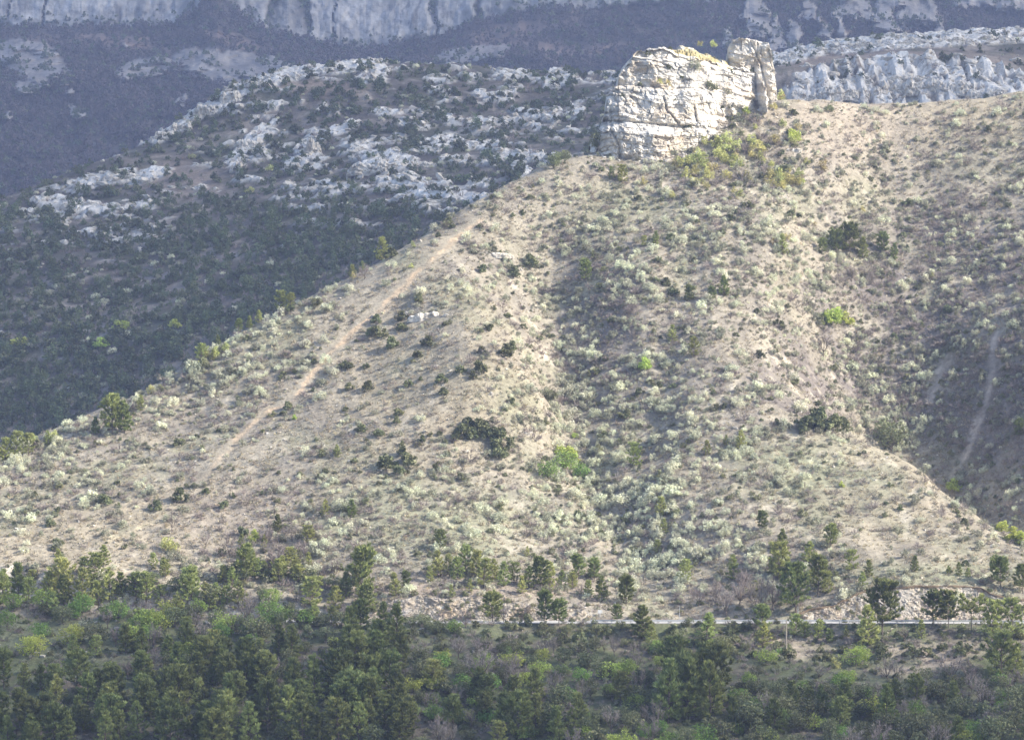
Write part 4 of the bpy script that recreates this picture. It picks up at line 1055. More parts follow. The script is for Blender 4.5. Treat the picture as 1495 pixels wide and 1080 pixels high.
ORD = ['nearest', 'second nearest', 'third nearest', 'fourth nearest', 'fifth nearest', 'sixth nearest', 'seventh nearest', 'eighth nearest', 'ninth nearest', 'tenth nearest', 'eleventh nearest', 'twelfth nearest', 'thirteenth nearest', 'fourteenth nearest', 'fifteenth nearest']
WORDS = {'pale_shrub': ('blossoming shrub', 'shrub', 'pale blossoming shrubs on the hillside'), 'sage_shrub': ('greyish shrub', 'shrub', 'grey-green shrubs on the hillside'), 'dark_shrub': ('dark juniper bush', 'bush', 'dark juniper bushes on the hillside'),
         'olive_shrub': ('olive green bush', 'bush', 'olive green bushes'), 'yellow_shrub': ('yellowish shrub', 'shrub', 'yellow-green leafing shrubs'), 'lime_shrub': ('lime green bush', 'bush', 'lime green bushes'), 'ochre_shrub': ('ochre shrub', 'shrub', 'ochre leafing shrubs'),
         'bare_shrub': ('bare twiggy shrub', 'shrub', 'bare twiggy shrubs'), 'pine_tree': ('dark green pine', 'tree', 'pines of the wooded foot'), 'young_pine': ('pale young pine', 'tree', 'young pines'), 'road_pine': ('bare-trunked pine', 'tree', 'pines along the road'), 'umbrella_pine': ('leaning flat-topped pine', 'tree', 'pines along the road'),
         'oak_tree': ('evergreen oak', 'tree', 'evergreen oaks'), 'green_tree': ('fresh green tree', 'tree', 'fresh green trees'), 'lime_tree': ('lime green tree', 'tree', 'lime green trees'), 'bare_tree': ('bare tree', 'tree', 'bare trees'),
         'ridge_oak': ('dark oak bush', 'bush', 'oak bushes on the shaded ridge'), 'ridge_pine': ('dark pine', 'tree', 'pines on the shaded ridge'), 'ridge_bare': ('bare twiggy bush', 'bush', 'bare bushes on the shaded ridge')}
NAMES = {'pale_shrub': 'pale_shrub', 'sage_shrub': 'grey_shrub', 'dark_shrub': 'juniper_bush', 'olive_shrub': 'olive_green_bush', 'yellow_shrub': 'yellow_green_shrub', 'lime_shrub': 'lime_green_bush', 'ochre_shrub': 'ochre_shrub', 'bare_shrub': 'bare_shrub', 'pine_tree': 'pine_tree', 'young_pine': 'young_pine', 'road_pine': 'pine_tree', 'umbrella_pine': 'umbrella_pine',
         'oak_tree': 'evergreen_oak', 'green_tree': 'broadleaf_tree', 'lime_tree': 'lime_green_tree', 'bare_tree': 'bare_tree', 'ridge_oak': 'oak_bush', 'ridge_pine': 'ridge_pine', 'ridge_bare': 'bare_bush'}
PLACED = []     # (object, kind, u, v of the middle, height in pixels, label or None)

def put(kind, x, y, z, h, u=None, v=None, hp=None, label=None, wid=1.0, var=None, rot=None, tilt=0.0):
    """one plant, an object of its own: bushes are one mesh, trees an Empty with trunk and crown"""
    nom, ms = PR[kind]
    m = ms[rnd.randrange(len(ms)) if var is None else var % len(ms)]
    s = h / nom
    nm = NAMES[kind]
    if isinstance(m, tuple):
        o = bpy.data.objects.new(nm, None); o.empty_display_size = 0.3
        COL.objects.link(o)
        for part, me in zip(('trunk', 'crown'), m):
            c = bpy.data.objects.new(part, me); c.parent = o; COL.objects.link(c)
    else:
        o = bpy.data.objects.new(nm, m); COL.objects.link(o)
    o.location = (x, y, z - 0.03 * h)
    o.scale = (s * wid, s * wid, s)
    o.rotation_euler = (rnd.uniform(-.06, .06), tilt + rnd.uniform(-.06, .06), rnd.uniform(0, 6.28) if rot is None else rot)
    if u is None: u, v = to_px(x, y, z + h / 2); hp = h / (K * y)
    PLACED.append((o, kind, u, v, hp, label))
    return o

def hero(kind, u, v, hp, label=None, wid=1.0, field=hill, y0=545, y1=900, **kw):
    """a plant whose foot is seen at pixel (u, v) and whose height is hp pixels"""
    for k in range(10):
        x, y, z = [q[0] for q in field.hit(u, v + 2 * k, y0, y1)]
        if not math.isnan(y): break
    else: return None
    return put(kind, x, y, z, hp * K * y, u, v - hp / 2, hp, label, wid, **kw)
# ---------------------------------------------------------------- plants picked out one by one in the photograph
H = hero
for (u, v, h) in ((572,509,24),(612,441,18),(587,468,19),(587,482,17),(550,472,18),(552,492,24),(542,490,18),(624,505,20),(610,522,16),(505,538,20),(535,538,14),(510,569,14),(537,569,18),(597,564,18),(644,559,18),(674,544,19),(702,543,26),(691,552,15),(739,520,24),(746,511,18),(704,516,16),(746,591,16),(647,576,14),(614,556,9),
                  (582,606,16),(580,618,15),(530,630,20),(553,636,18),(617,645,14),(714,640,36),(702,630,26),(731,655,40),(728,668,28),(674,642,34),(684,625,24),(690,640,22),(587,664,18),(567,682,32),(597,680,28),(584,692,20),(637,686,14),(674,701,16),(749,403,20),(704,398,18),(774,389,24),(972,417,16),(983,431,18),(714,482,14),(742,464,13),(982,566,12),
                  (420,597,15),(152,736,22),(263,733,28),(227,745,20),(84,748,13),(74,768,16),(85,795,16),(80,804,12),(87,812,13),(181,801,11),(356,781,20),(326,742,16),(1324,301,17),(1154,316,14),(1092,305,20),(1443,192,12),(1140,228,14),(1159,168,13),(1105,457,11),(1110,522,15),(1160,562,14),(1192,592,13),(1057,597,13),(1134,620,12),(1304,496,15),(1385,455,18),(1241,540,10),
                  (1132,474,13),(1142,480,16),(1196,472,16),(655,326,14),(720,290,12),(700,332,10),(640,346,10),(1314,745,12),(1294,736,9),(1295,664,6),(1254,664,8),(1261,662,10),(960,382,14),(870,378,14),(905,366,12),(505,600,10),(470,666,14),(412,606,9),(300,720,12),(1068,322,12),(980,350,14),(1285,545,12),(1470,540,12)):
    H('dark_shrub', u, v, h * .82, wid=rnd.uniform(0.85, 1.25))
H('dark_shrub', 1175, 630, 28, 'first dark oak of the clump on the knoll, at its left end', 1.0); H('dark_shrub', 1189, 626, 32, 'second dark oak of the knoll clump', 1.0)
H('dark_shrub', 1209, 630, 32, 'third dark oak of the knoll clump', 1.1); H('dark_shrub', 1227, 630, 26, 'rightmost dark oak of the knoll clump', 1.0); H('dark_shrub', 1197, 626, 34, 'tallest dark oak in the back of the knoll clump', .9)
H('oak_tree', 1303, 660, 56, 'big dark spreading tree in the gully right of the knoll', 0.95)
H('oak_tree', 804, 590, 28, 'rounded dark bush with light tips in the central gully', 0.9)
for (u, v, h, w) in ((825,690,36,1.2),(800,700,30,1.2),(848,700,26,1.1)): H('green_tree', u, v, h, wid=w)
for (u, v, h, w) in ((818,672,24,1.1),(835,668,20,1.1),(941,540,22,1.0),(1217,472,28,1.1),(1236,474,20,1.0),(1206,474,18,1.0),(1393,718,20,1.2),(1090,168,14,1.0),(1159,205,20,1.0),(1229,711,9,1),(1480,790,22,1.3),(1462,775,18,1.2),(1496,795,24,1.2),(430,612,8,1),(371,790,18,1.0)): H('lime_shrub', u, v, h, wid=w)
for (u, v, h) in ((1065,222,32),(1058,240,24),(1074,246,24),(1050,232,22),(1045,215,18),(1105,224,24),(1098,212,20),(1112,238,18),(1135,268,24),(1124,262,20),(1150,268,22),(1162,270,22),(1168,258,16),(1025,246,22),(1018,256,20),(1010,240,18),(1035,262,20),(1030,212,16),(1139,148,18),(1124,144,18),(1130,160,14),(1092,150,14),(1040,250,18),(1060,262,18),(985,246,14),(1000,260,18),(1142,186,14),(1165,190,14),
                  (250,806,28),(243,800,20),(980,290,14),(940,270,13),(905,262,12),(600,392,10),(330,512,16),(318,520,18),(300,524,18),(290,540,16),(1178,240,12),(1260,310,10),(1150,350,14)): H('yellow_shrub', u, v, h, wid=rnd.uniform(.9, 1.2))
for (u, v, h) in ((1199,252,22),(1204,250,16),(1142,146,16),(1115,340,12),(1128,358,14),(960,215,8),(1190,330,10)): H('ochre_shrub', u, v, h)
# on and behind the outcrop
for (u, v, h, k) in ((1022,64,10,'yellow_shrub'),(1041,66,13,'yellow_shrub')):
    Yq = 832.0; x, y, z = pw(u, v, Yq); put(k, x, y, z - 0.6, h * K * Yq, u, v - h / 2, h, 'rounded yellow-green bush on the grassy top of the outcrop, ' + ('left one' if u < 1030 else 'right one'))
for (u, v, h, k, lab) in ((1013,104,20,'sage_shrub','grey shrub hanging on the upper face of the white outcrop'),(1036,132,18,'olive_shrub','olive bush on the right of the outcrop ledge'),(962,124,13,'yellow_shrub','yellowish shrub on the left of the outcrop ledge'),(975,126,11,'yellow_shrub','second yellowish shrub on the outcrop ledge'),(935,124,8,'dark_shrub','low dark bush at the left end of the outcrop ledge'),(1004,186,10,'dark_shrub','dark bush under the overhang at the outcrop base'),
                          (1062,138,12,'sage_shrub','grey shrub at the right end of the outcrop ledge'),(963,72,6,'dark_shrub','small dark bush on the outcrop rim'),(978,72,6,'dark_shrub','second small dark bush on the outcrop rim'),(946,80,8,'dark_shrub','dark tuft in a notch of the outcrop rim'),(1098,104,9,'dark_shrub','dark tuft where the outcrop meets its pillar'),(1068,106,6,'dark_shrub','dark tuft on the right upper face of the outcrop')):
    # grows where the sight line meets the rock
    dep = bpy.context.evaluated_depsgraph_get() if not PLACED or True else None
    from mathutils import Vector
    d = Vector(pw(u, v, 1.0)).normalized()
    ok, loc, nor, idx, ob, mt = scene.ray_cast(dep, Vector((0, 0, 0)) + d * 700, d)
    if ok: put(k, loc.x, loc.y + 0.3, loc.z - 0.2, h * K * loc.y, u, v - h / 2, h, lab)
H('oak_tree', 872, 218, 34, 'dark tree in the shade behind the left foot of the outcrop', .8)
H('oak_tree', 808, 247, 30, 'dark tree on the skyline left of the outcrop', .8)
H('oak_tree', 826, 238, 20, 'lower dark bush on the skyline left of the outcrop', 1.0)

for k in range(16):     # tufts rooted in the cracks of the face
    u = rnd.uniform(905, 1105); v = rnd.uniform(np.interp(u, [905, 960, 1105], [110, 78, 112]), np.interp(u, [905, 970, 1105], [205, 205, 140])); h = rnd.uniform(4, 8)
    d = Vector(pw(u, v, 1.0)).normalized(); ok, loc, nor, idx, ob, mt = scene.ray_cast(dep, d * 700, d)
    if ok and ob.name.startswith('rock'): put(rnd.choice(('dark_shrub', 'olive_shrub', 'bare_shrub')), loc.x, loc.y + 0.2, loc.z - 0.2, h * K * loc.y, u, v - h / 2, h)
# pines of the slopes
for (u, v, h, k) in ((558,378,34,'young_pine'),(410,452,28,'young_pine'),(424,448,20,'young_pine'),(348,482,20,'pine_tree'),(364,472,18,'pine_tree'),(378,470,18,'young_pine'),(318,508,18,'pine_tree'),(165,634,52,'pine_tree'),(182,632,44,'pine_tree'),(140,634,24,'pine_tree'),(205,600,22,'young_pine'),(8,672,34,'young_pine'),(24,668,34,'young_pine'),(-6,676,30,'young_pine'),(42,664,28,'young_pine'),(70,652,22,'young_pine'),(515,398,18,'young_pine'),(530,392,14,'young_pine'),
                     (855,412,30,'pine_tree'),(1057,432,28,'pine_tree'),(1040,440,20,'pine_tree'),(1007,440,22,'pine_tree'),(957,358,20,'pine_tree'),(940,360,14,'young_pine'),(1015,522,26,'young_pine'),(982,500,24,'young_pine'),(908,268,24,'young_pine'),(893,262,18,'young_pine'),(925,682,32,'young_pine'),(1082,656,26,'young_pine'),(1032,664,22,'young_pine'),(1060,650,14,'young_pine'),
                     (1241,378,46,'road_pine'),(1222,374,34,'road_pine'),(1260,378,30,'pine_tree'),(1290,372,30,'pine_tree'),(1143,372,28,'young_pine'),(1305,380,24,'pine_tree'),(1200,372,22,'pine_tree'),(1488,640,26,'pine_tree'),
                     (1113,774,26,'pine_tree'),(1142,804,30,'pine_tree'),(1212,800,32,'pine_tree'),(1140,846,48,'young_pine'),(1126,838,22,'young_pine'),(1194,868,52,'pine_tree'),(1208,866,30,'young_pine'),(1244,834,28,'young_pine'),(1269,842,24,'pine_tree'),(1259,860,24,'young_pine'),(1335,834,22,'pine_tree'),(1461,860,42,'road_pine'),(1493,866,36,'road_pine'),(1162,900,66,'road_pine'),(1070,846,34,'young_pine'),(1000,850,30,'young_pine'),(1400,840,18,'young_pine'),(1413,842,14,'young_pine'),(1385,838,12,'young_pine'),
                     (526,870,66,'pine_tree'),(505,872,36,'pine_tree'),(578,870,32,'young_pine'),(594,860,24,'pine_tree'),(660,872,18,'young_pine'),(685,864,18,'young_pine'),(640,842,36,'young_pine'),(655,838,30,'young_pine'),(668,846,34,'young_pine'),(680,836,42,'young_pine'),(695,842,40,'young_pine'),(706,858,38,'young_pine'),(722,848,30,'young_pine'),(735,856,34,'young_pine'),(750,850,26,'young_pine'),(762,866,24,'young_pine'),(772,858,30,'young_pine'),(790,862,44,'pine_tree'),(802,858,36,'young_pine'),(629,850,22,'young_pine'),(820,858,24,'young_pine'),(836,860,22,'young_pine'),
                     (845,846,34,'pine_tree'),(868,848,30,'pine_tree'),(878,878,36,'pine_tree'),(914,884,40,'pine_tree'),(860,872,26,'young_pine'),(642,804,28,'pine_tree'),(404,778,26,'pine_tree'),(770,812,14,'young_pine'),(960,808,18,'young_pine'),(965,752,28,'young_pine'),(968,780,22,'young_pine'),(512,756,26,'pine_tree'),(475,752,22,'young_pine'),(493,668,18,'young_pine')):
    H(k, u, v, h)
# thin wood at the foot of the slope, and the pine belt
for (u, v, h, k) in ((360,862,52,'pine_tree'),(345,858,36,'pine_tree'),(382,840,22,'young_pine'),(433,846,38,'pine_tree'),(420,838,36,'young_pine'),(404,848,30,'young_pine'),(390,880,30,'oak_tree'),(322,852,30,'pine_tree'),(335,848,24,'oak_tree'),(455,830,28,'young_pine'),(470,862,22,'oak_tree'),(488,868,30,'oak_tree'),
                     (8,880,52,'young_pine'),(28,880,60,'pine_tree'),(46,878,36,'young_pine'),(66,880,48,'young_pine'),(84,882,56,'young_pine'),(100,880,50,'pine_tree'),(118,884,54,'pine_tree'),(138,882,48,'young_pine'),(158,884,56,'pine_tree'),(176,880,50,'pine_tree'),(196,884,52,'pine_tree'),(214,880,44,'young_pine'),(232,884,42,'pine_tree'),(250,880,36,'oak_tree'),(268,886,56,'pine_tree'),(284,884,64,'pine_tree'),(300,886,44,'pine_tree'),(314,890,40,'young_pine'),(332,892,36,'pine_tree'),(-8,884,50,'young_pine')):
    H('young_pine' if k == 'pine_tree' and rnd.random() < .6 else k, u + rnd.uniform(-8, 8), v + rnd.uniform(-12, 8), h * rnd.uniform(.65, 1.0))
# along the road
for (u, v, h, k, w, lab) in ((1288,926,68,'road_pine',1.0,'tall dark pine with bare trunk in front of the arched cutting'),(1362,914,46,'road_pine',1.0,'left pine of the pair in front of the arched cutting'),(1385,916,46,'road_pine',.85,'right pine of the pair in front of the arched cutting'),(1418,924,46,'umbrella_pine',1.0,'leaning flat-topped pine before the arched cutting'),(1448,930,48,'young_pine',1.0,'young pine right beside the flat-topped pine'),
                     (1478,932,52,'young_pine',1.0,'light green young pine at the right road edge'),(1268,944,56,'young_pine',1.0,'light young pine left below the tall roadside pine'),(1175,932,22,'young_pine',1.0,None),(1194,934,26,'young_pine',1.0,None),(1160,930,30,'young_pine',1.0,None),(1345,932,26,'young_pine',.9,None),(1030,944,46,'young_pine',1.1,None),(1112,926,38,'road_pine',1.0,None),(1114,946,36,'young_pine',1.1,None),(938,932,46,'pine_tree',1.25,'broad bushy pine on the lower road edge'),(952,944,30,'young_pine',1.1,None),
                     (901,910,24,'road_pine',1.0,'small pine with bare trunk before the roadside marker'),(719,908,40,'pine_tree',1.25,'wide dark pine before the middle of the long cutting'),(794,912,46,'pine_tree',.9,'upright dark pine at the right end of the long cutting'),(816,912,34,'pine_tree',1.2,'lower dark pine beside the upright one at the cutting end'),(533,900,44,'pine_tree',1.1,None),(1212,938,18,'young_pine',1,None),(1236,930,16,'young_pine',1,None),(1463,995,64,'young_pine',1.2,'big light green pine below the road at the edge'),(1482,984,40,'young_pine',1.1,None)):
    H(k, u, v, h, lab, w)
for (u, v, h, k, w, lab) in ((1249,972,32,'lime_tree',1.15,'wide bright lime tree below the road'),(1118,968,24,'lime_tree',1.1,'bright lime bush left of the utility pole'),(1140,958,14,'green_tree',1.2,None),(963,974,20,'lime_tree',1.0,None),(664,926,24,'green_tree',1.0,'bright green round tree under the long cutting'),(614,914,20,'oak_tree',1.7,'low wide dark bush under the long cutting'),(640,920,16,'oak_tree',1.4,None),(600,916,16,'oak_tree',1.5,None),
                     (214,928,44,'green_tree',1.1,'large bright green round tree behind the pine wood'),(57,936,30,'green_tree',1.1,'small bright green tree in the grassy clearing'),(279,960,28,'lime_tree',1.0,'yellow-green tree rising over the pine wood'),(110,904,28,'green_tree',1.1,None),(172,908,34,'green_tree',1.1,None),(158,906,26,'green_tree',1.1,None),(244,912,22,'green_tree',1.2,None),(288,900,28,'green_tree',1.0,None),(329,926,36,'lime_tree',.9,None),(368,930,28,'green_tree',1.0,None),(488,946,18,'lime_tree',.9,None),(125,922,24,'sage_shrub',1.0,None),(475,938,26,'oak_tree',1.1,None),
                     (632,1010,42,'young_pine',1.2,'pale green rounded tree before the bare round tree'),(781,998,26,'green_tree',1.0,None),(795,964,20,'lime_tree',1.0,None),(765,1004,26,'lime_tree',.9,None),(803,1070,28,'green_tree',1.0,None),(848,1082,26,'lime_tree',1.1,'yellow-green tree at the bottom edge of the photo'),(850,1056,22,'green_tree',1.0,None),(940,1076,24,'green_tree',.9,None),(832,1030,30,'green_tree',.9,None),(820,990,22,'green_tree',1.2,None),(1005,988,34,'oak_tree',1.1,None),(1220,975,16,'yellow_shrub',1.3,None)):
    H(k, u, v, h, lab, w)
for (u, v, h, w, lab) in ((1107,900,58,.85,'tall bare tree standing on the road edge'),(1130,890,46,.9,'bare tree right of the tall one above the road'),(1202,520,34,1.1,'bare dark tree alone in the right gully'),(1390,998,46,1.2,'pale bare tree on the stony bank below the road'),(1416,1000,38,1.2,'second pale bare tree on the stony bank'),(1296,994,34,1.4,'pale bare shrubby tree right of the lime tree'),(1310,990,24,1.3,None),(700,1000,54,1.35,'large round bare tree in the middle of the lower wood'),(746,1000,40,1.2,'bare tree right of the large round one'),
                          (294,942,34,1.4,None),(361,908,34,1.4,None),(418,946,34,1.3,None),(250,898,24,1.4,None),(20,892,22,1.6,None),(50,898,18,1.6,None),(735,908,26,1.0,'bare pale stems before the right part of the long cutting'),(680,916,26,1.2,None),(770,900,20,1.0,None),(1060,900,40,1.2,None),(1045,880,34,1.2,None),(1080,884,36,1.1,None),(1020,884,26,1.4,None),(1165,898,28,.8,None),(1310,876,12,1.0,None),(360,742,24,1,None),(425,770,24,1.1,None),(252,776,28,1.0,None),(300,800,24,1.0,None),(1320,936,22,1.2,None)):
    H('bare_tree', u, v, h, lab, w)

for (u, v, h, k) in ((432,912,28,'oak_tree'),(446,914,26,'green_tree'),(458,912,30,'young_pine'),(470,916,26,'oak_tree'),(484,914,28,'young_pine'),(498,916,26,'oak_tree'),(416,910,26,'green_tree')): H(k, u, v, h, wid=1.2)
# ---------------------------------------------------------------- the lower woods, row behind row
def rows(spec, u0, u1, v0, v1, du, dv, hr, jitter=0.45, keep=1.0, skip=()):
    v = v0; k = 0
    while v <= v1:
        u = u0 + (k % 2) * du * 0.5
        while u <= u1:
            uu = u + rnd.uniform(-jitter, jitter) * du; vv = v + rnd.uniform(-jitter, jitter) * dv
            if rnd.random() < keep and not any(abs(uu - a) < c and abs(vv - b) < d for a, b, c, d in skip):
                q = rnd.random(); acc = 0
                for kind, pr, f in spec:
                    acc += pr
                    if q <= acc: H(kind, uu, vv, rnd.uniform(*hr) * f * (0.85 + 0.3 * (vv - v0) / max(1, v1 - v0)), wid=rnd.uniform(.9, 1.15)); break
            u += du
        v += dv; k += 1
rows((('pine_tree', .64, 1.0), ('road_pine', .10, 1.05), ('young_pine', .10, .9), ('bare_tree', .08, .6), ('oak_tree', .08, .5)), -25, 330, 1012, 1160, 28, 22, (40, 64))
rows((('pine_tree', .72, 1.0), ('young_pine', .16, .9), ('bare_tree', .06, .6), ('oak_tree', .06, .5)), 300, 560, 1004, 1160, 27, 22, (46, 74))
rows((('pine_tree', .6, 1.0), ('oak_tree', .25, .6), ('bare_tree', .15, .6)), 190, 430, 960, 1000, 26, 18, (36, 54))
rows((('pine_tree', .85, 1.0), ('young_pine', .15, .8)), 505, 585, 930, 1010, 24, 26, (44, 68))
rows((('pine_tree', .5, 1.0), ('oak_tree', .2, .55), ('bare_tree', .22, .6), ('green_tree', .05, .5), ('young_pine', .03, .7)), 580, 800, 1036, 1150, 28, 22, (44, 70))
rows((('oak_tree', .40, .9), ('bare_tree', .24, 1.0), ('olive_shrub', .18, .7), ('lime_tree', .07, .8), ('green_tree', .11, .8)), 590, 960, 960, 1030, 28, 18, (24, 38))
rows((('pine_tree', 1.0, 1.0),), 985, 1050, 1010, 1075, 22, 22, (62, 84))
rows((('oak_tree', .50, 1.0), ('bare_tree', .22, .95), ('pine_tree', .14, 1.3), ('green_tree', .08, .8), ('olive_shrub', .06, .7)), 800, 1520, 1035, 1150, 31, 21, (34, 52), skip=((1018, 1040, 45, 45),))
rows((('oak_tree', .62, 1.0), ('bare_tree', .25, 1.1), ('olive_shrub', .13, .8)), 1060, 1520, 996, 1030, 27, 15, (18, 30), skip=((1290, 1005, 60, 10),))
rows((('oak_tree', .35, 1.0), ('bare_shrub', .35, 1.0), ('olive_shrub', .30, .9)), 590, 1130, 918, 964, 26, 12, (12, 24), keep=.95)
rows((('oak_tree', .45, 1.0), ('bare_tree', .35, 1.2), ('olive_shrub', .20, .9)), 90, 520, 902, 965, 30, 16, (18, 32), keep=.9, skip=((90, 935, 60, 26),))
rows((('dark_shrub', .5, 1.0), ('bare_shrub', .5, 1.0)), 0, 220, 930, 985, 34, 16, (8, 15), keep=.6)
rows((('olive_shrub', .4, 1.0), ('bare_shrub', .4, 1.0), ('dark_shrub', .2, .9)), 1000, 1500, 929, 968, 28, 11, (9, 18), keep=.85)

for k in range(48):      # fresh green trees scattered through the lower wood
    H(rnd.choice(('green_tree', 'green_tree', 'lime_tree')), rnd.uniform(590, 1480), rnd.uniform(965, 1100), rnd.uniform(20, 32), wid=rnd.uniform(.9, 1.2))
for k in range(40):
    H(rnd.choice(('green_tree', 'lime_tree', 'young_pine', 'oak_tree')), rnd.uniform(0, 520), rnd.uniform(884, 965), rnd.uniform(24, 40), wid=rnd.uniform(.9, 1.25))
# ---------------------------------------------------------------- shrubs of the open slope
def sample(weight, n, u0, u1, v0, v1, field, y0, y1):
    """points of the field, spread in proportion to a weight given over the photograph"""
    U_ = prg.uniform(u0, u1, n); V_ = prg.uniform(v0, v1, n)
    w = weight(U_, V_)
    if field is hill: w = w * off_track(U_, V_)
    k = prg.random(n) < w
    U_, V_ = U_[k], V_[k]
    x, y, z = field.hit(U_, V_, y0, y1, 1.0)
    k = ~np.isnan(y)
    return x[k], y[k], z[k], U_[k], V_[k]
def below_sky(U_, V_): return V_ - np.interp(U_, SKU, SKV)
def E(U_, V_, *a, soft=.6): return ell(U_, V_, *a, soft=soft)
def bare_zone(U_, V_):
    """open turf: the spur with the track, the straw field, the knoll"""
    return np.clip(E(U_, V_, 610, 560, 120, 90) + E(U_, V_, 560, 420, 90, 40, -30) + E(U_, V_, 150, 790, 190, 40, -8) + E(U_, V_, 1290, 715, 110, 60, 20) + E(U_, V_, 1330, 815, 160, 26) + E(U_, V_, 420, 640, 120, 28, -35) + E(U_, V_, 330, 770, 80, 30), 0, 1)
def off_track(U_, V_): return (1 - pline(U_, V_, TRACK, 7)) * (1 - pline(U_, V_, [(1386,522),(1370,548),(1360,588)], 8)) * (1 - pline(U_, V_, [(1453,488),(1450,520),(1446,555),(1440,590)], 9)) * (1 - pline(U_, V_, [(1436,600),(1422,640),(1408,668)], 7))
def w_pale(U_, V_):
    s = below_sky(U_, V_)
    w = 0.10 + 0.30 * (fbm(U_ / 30, V_ / 18, 3, 67) > .12) + 0.65 * sstep(110, 10, s) * sstep(640, 520, U_) + 0.9 * E(U_, V_, 835, 580, 45, 130, -4) + 0.85 * E(U_, V_, 915, 760, 110, 90, 25) + 0.55 * E(U_, V_, 1070, 370, 170, 110) + 0.45 * E(U_, V_, 960, 620, 140, 90) + 0.6 * E(U_, V_, 1290, 580, 60, 100, -20) + 0.7 * E(U_, V_, 1440, 735, 60, 25, 20) + 0.4 * E(U_, V_, 470, 750, 70, 40) + 0.5 * E(U_, V_, 1030, 800, 90, 50) + 0.35 * E(U_, V_, 860, 350, 90, 50)
    return np.clip(w, 0, 1) * (0.22 + 1.25 * sstep(-.25, .35, fbm(U_ / 34, V_ / 22, 4, 611))) * (1 - 0.88 * bare_zone(U_, V_)) * (s > 2) * (V_ < 880)
def w_sage(U_, V_):
    s = below_sky(U_, V_)
    w = 0.35 + 0.5 * E(U_, V_, 1400, 480, 150, 180) + 0.5 * E(U_, V_, 870, 450, 80, 110) + 0.3 * sstep(110, 10, s) * sstep(640, 520, U_) + 0.4 * E(U_, V_, 1100, 330, 200, 120)
    return np.clip(w, 0, 1) * (0.22 + 1.25 * sstep(-.25, .35, fbm(U_ / 34, V_ / 22, 4, 622))) * (1 - 0.75 * bare_zone(U_, V_)) * (s > 2) * (V_ < 875)
def w_bare(U_, V_):
    s = below_sky(U_, V_)
    w = 0.22 + 0.7 * E(U_, V_, 1390, 480, 170, 190) + 0.5 * E(U_, V_, 860, 480, 70, 120) + 0.5 * E(U_, V_, 370, 780, 90, 50) + 0.4 * E(U_, V_, 1050, 250, 90, 70) + 0.4 * E(U_, V_, 1040, 860, 90, 30)
    return np.clip(w, 0, 1) * (0.22 + 1.25 * sstep(-.25, .35, fbm(U_ / 34, V_ / 22, 4, 633))) * (1 - 0.8 * bare_zone(U_, V_)) * (s > 2) * (V_ < 880)
def w_mix(U_, V_):
    s = below_sky(U_, V_)
    return np.clip(0.25 + 0.4 * E(U_, V_, 1390, 480, 170, 190) + .5 * E(U_, V_, 1080, 240, 90, 60) + .5 * E(U_, V_, 880, 720, 80, 70), 0, 1) * (1 - 0.8 * bare_zone(U_, V_)) * (s > 2) * (V_ < 875)

EXTRA = {}      # shrubs of the belts and patches, sorted by size together with the rest of their kind
def stuff(name, meshes, x, y, z, sc, tilt=0.08):
    """uncounted growth: one object, its copies made by geometry nodes at the points of a mesh"""
    n = len(x)
    me = bpy.data.meshes.new(name)
    me.vertices.add(n); me.vertices.foreach_set('co', np.stack([x, y, z], -1).astype(np.float32).ravel())
    def at(nm, ty, arr, key='value'):
        a = me.attributes.new(nm, ty, 'POINT'); a.data.foreach_set(key, np.ascontiguousarray(arr).ravel())
    at('size', 'FLOAT', np.asarray(sc, np.float32)); at('pick', 'INT', prg.integers(0, len(meshes), n).astype(np.int32))
    rot = np.stack([prg.normal(0, tilt, n), prg.normal(0, tilt, n), prg.uniform(0, 6.28, n)], -1).astype(np.float32)
    at('turn', 'FLOAT_VECTOR', rot, 'vector')
    o = bpy.data.objects.new(name, me); COL.objects.link(o)
    src = bpy.data.collections.new(name + '_sources')
    for m in meshes: src.objects.link(bpy.data.objects.new(m.name, m))
    ng = bpy.data.node_groups.new(name, 'GeometryNodeTree')
    ng.interface.new_socket('Geometry', in_out='INPUT', socket_type='NodeSocketGeometry'); ng.interface.new_socket('Geometry', in_out='OUTPUT', socket_type='NodeSocketGeometry')
    N = ng.nodes.new; L = ng.links.new
    gi = N('NodeGroupInput'); go = N('NodeGroupOutput')
    ci = N('GeometryNodeCollectionInfo'); ci.inputs['Collection'].default_value = src; ci.inputs['Separate Children'].default_value = True; ci.inputs['Reset Children'].default_value = True
    ip = N('GeometryNodeInstanceOnPoints'); ip.inputs['Pick Instance'].default_value = True
    def na(nm, ty):
        q = N('GeometryNodeInputNamedAttribute'); q.data_type = ty; q.inputs[0].default_value = nm; return q
    a1, a2, a3 = na('size', 'FLOAT'), na('pick', 'INT'), na('turn', 'FLOAT_VECTOR')
    L(gi.outputs[0], ip.inputs['Points']); L(ci.outputs[0], ip.inputs['Instance']); L(a2.outputs[0], ip.inputs['Instance Index'])
    er = N('FunctionNodeEulerToRotation'); L(a3.outputs[0], er.inputs[0]); L(er.outputs[0], ip.inputs['Rotation'])
    L(a1.outputs[0], ip.inputs['Scale']); L(ip.outputs[0], go.inputs[0])
    md = o.modifiers.new('growth', 'NODES'); md.node_group = ng
    return tag(o, kind='stuff')

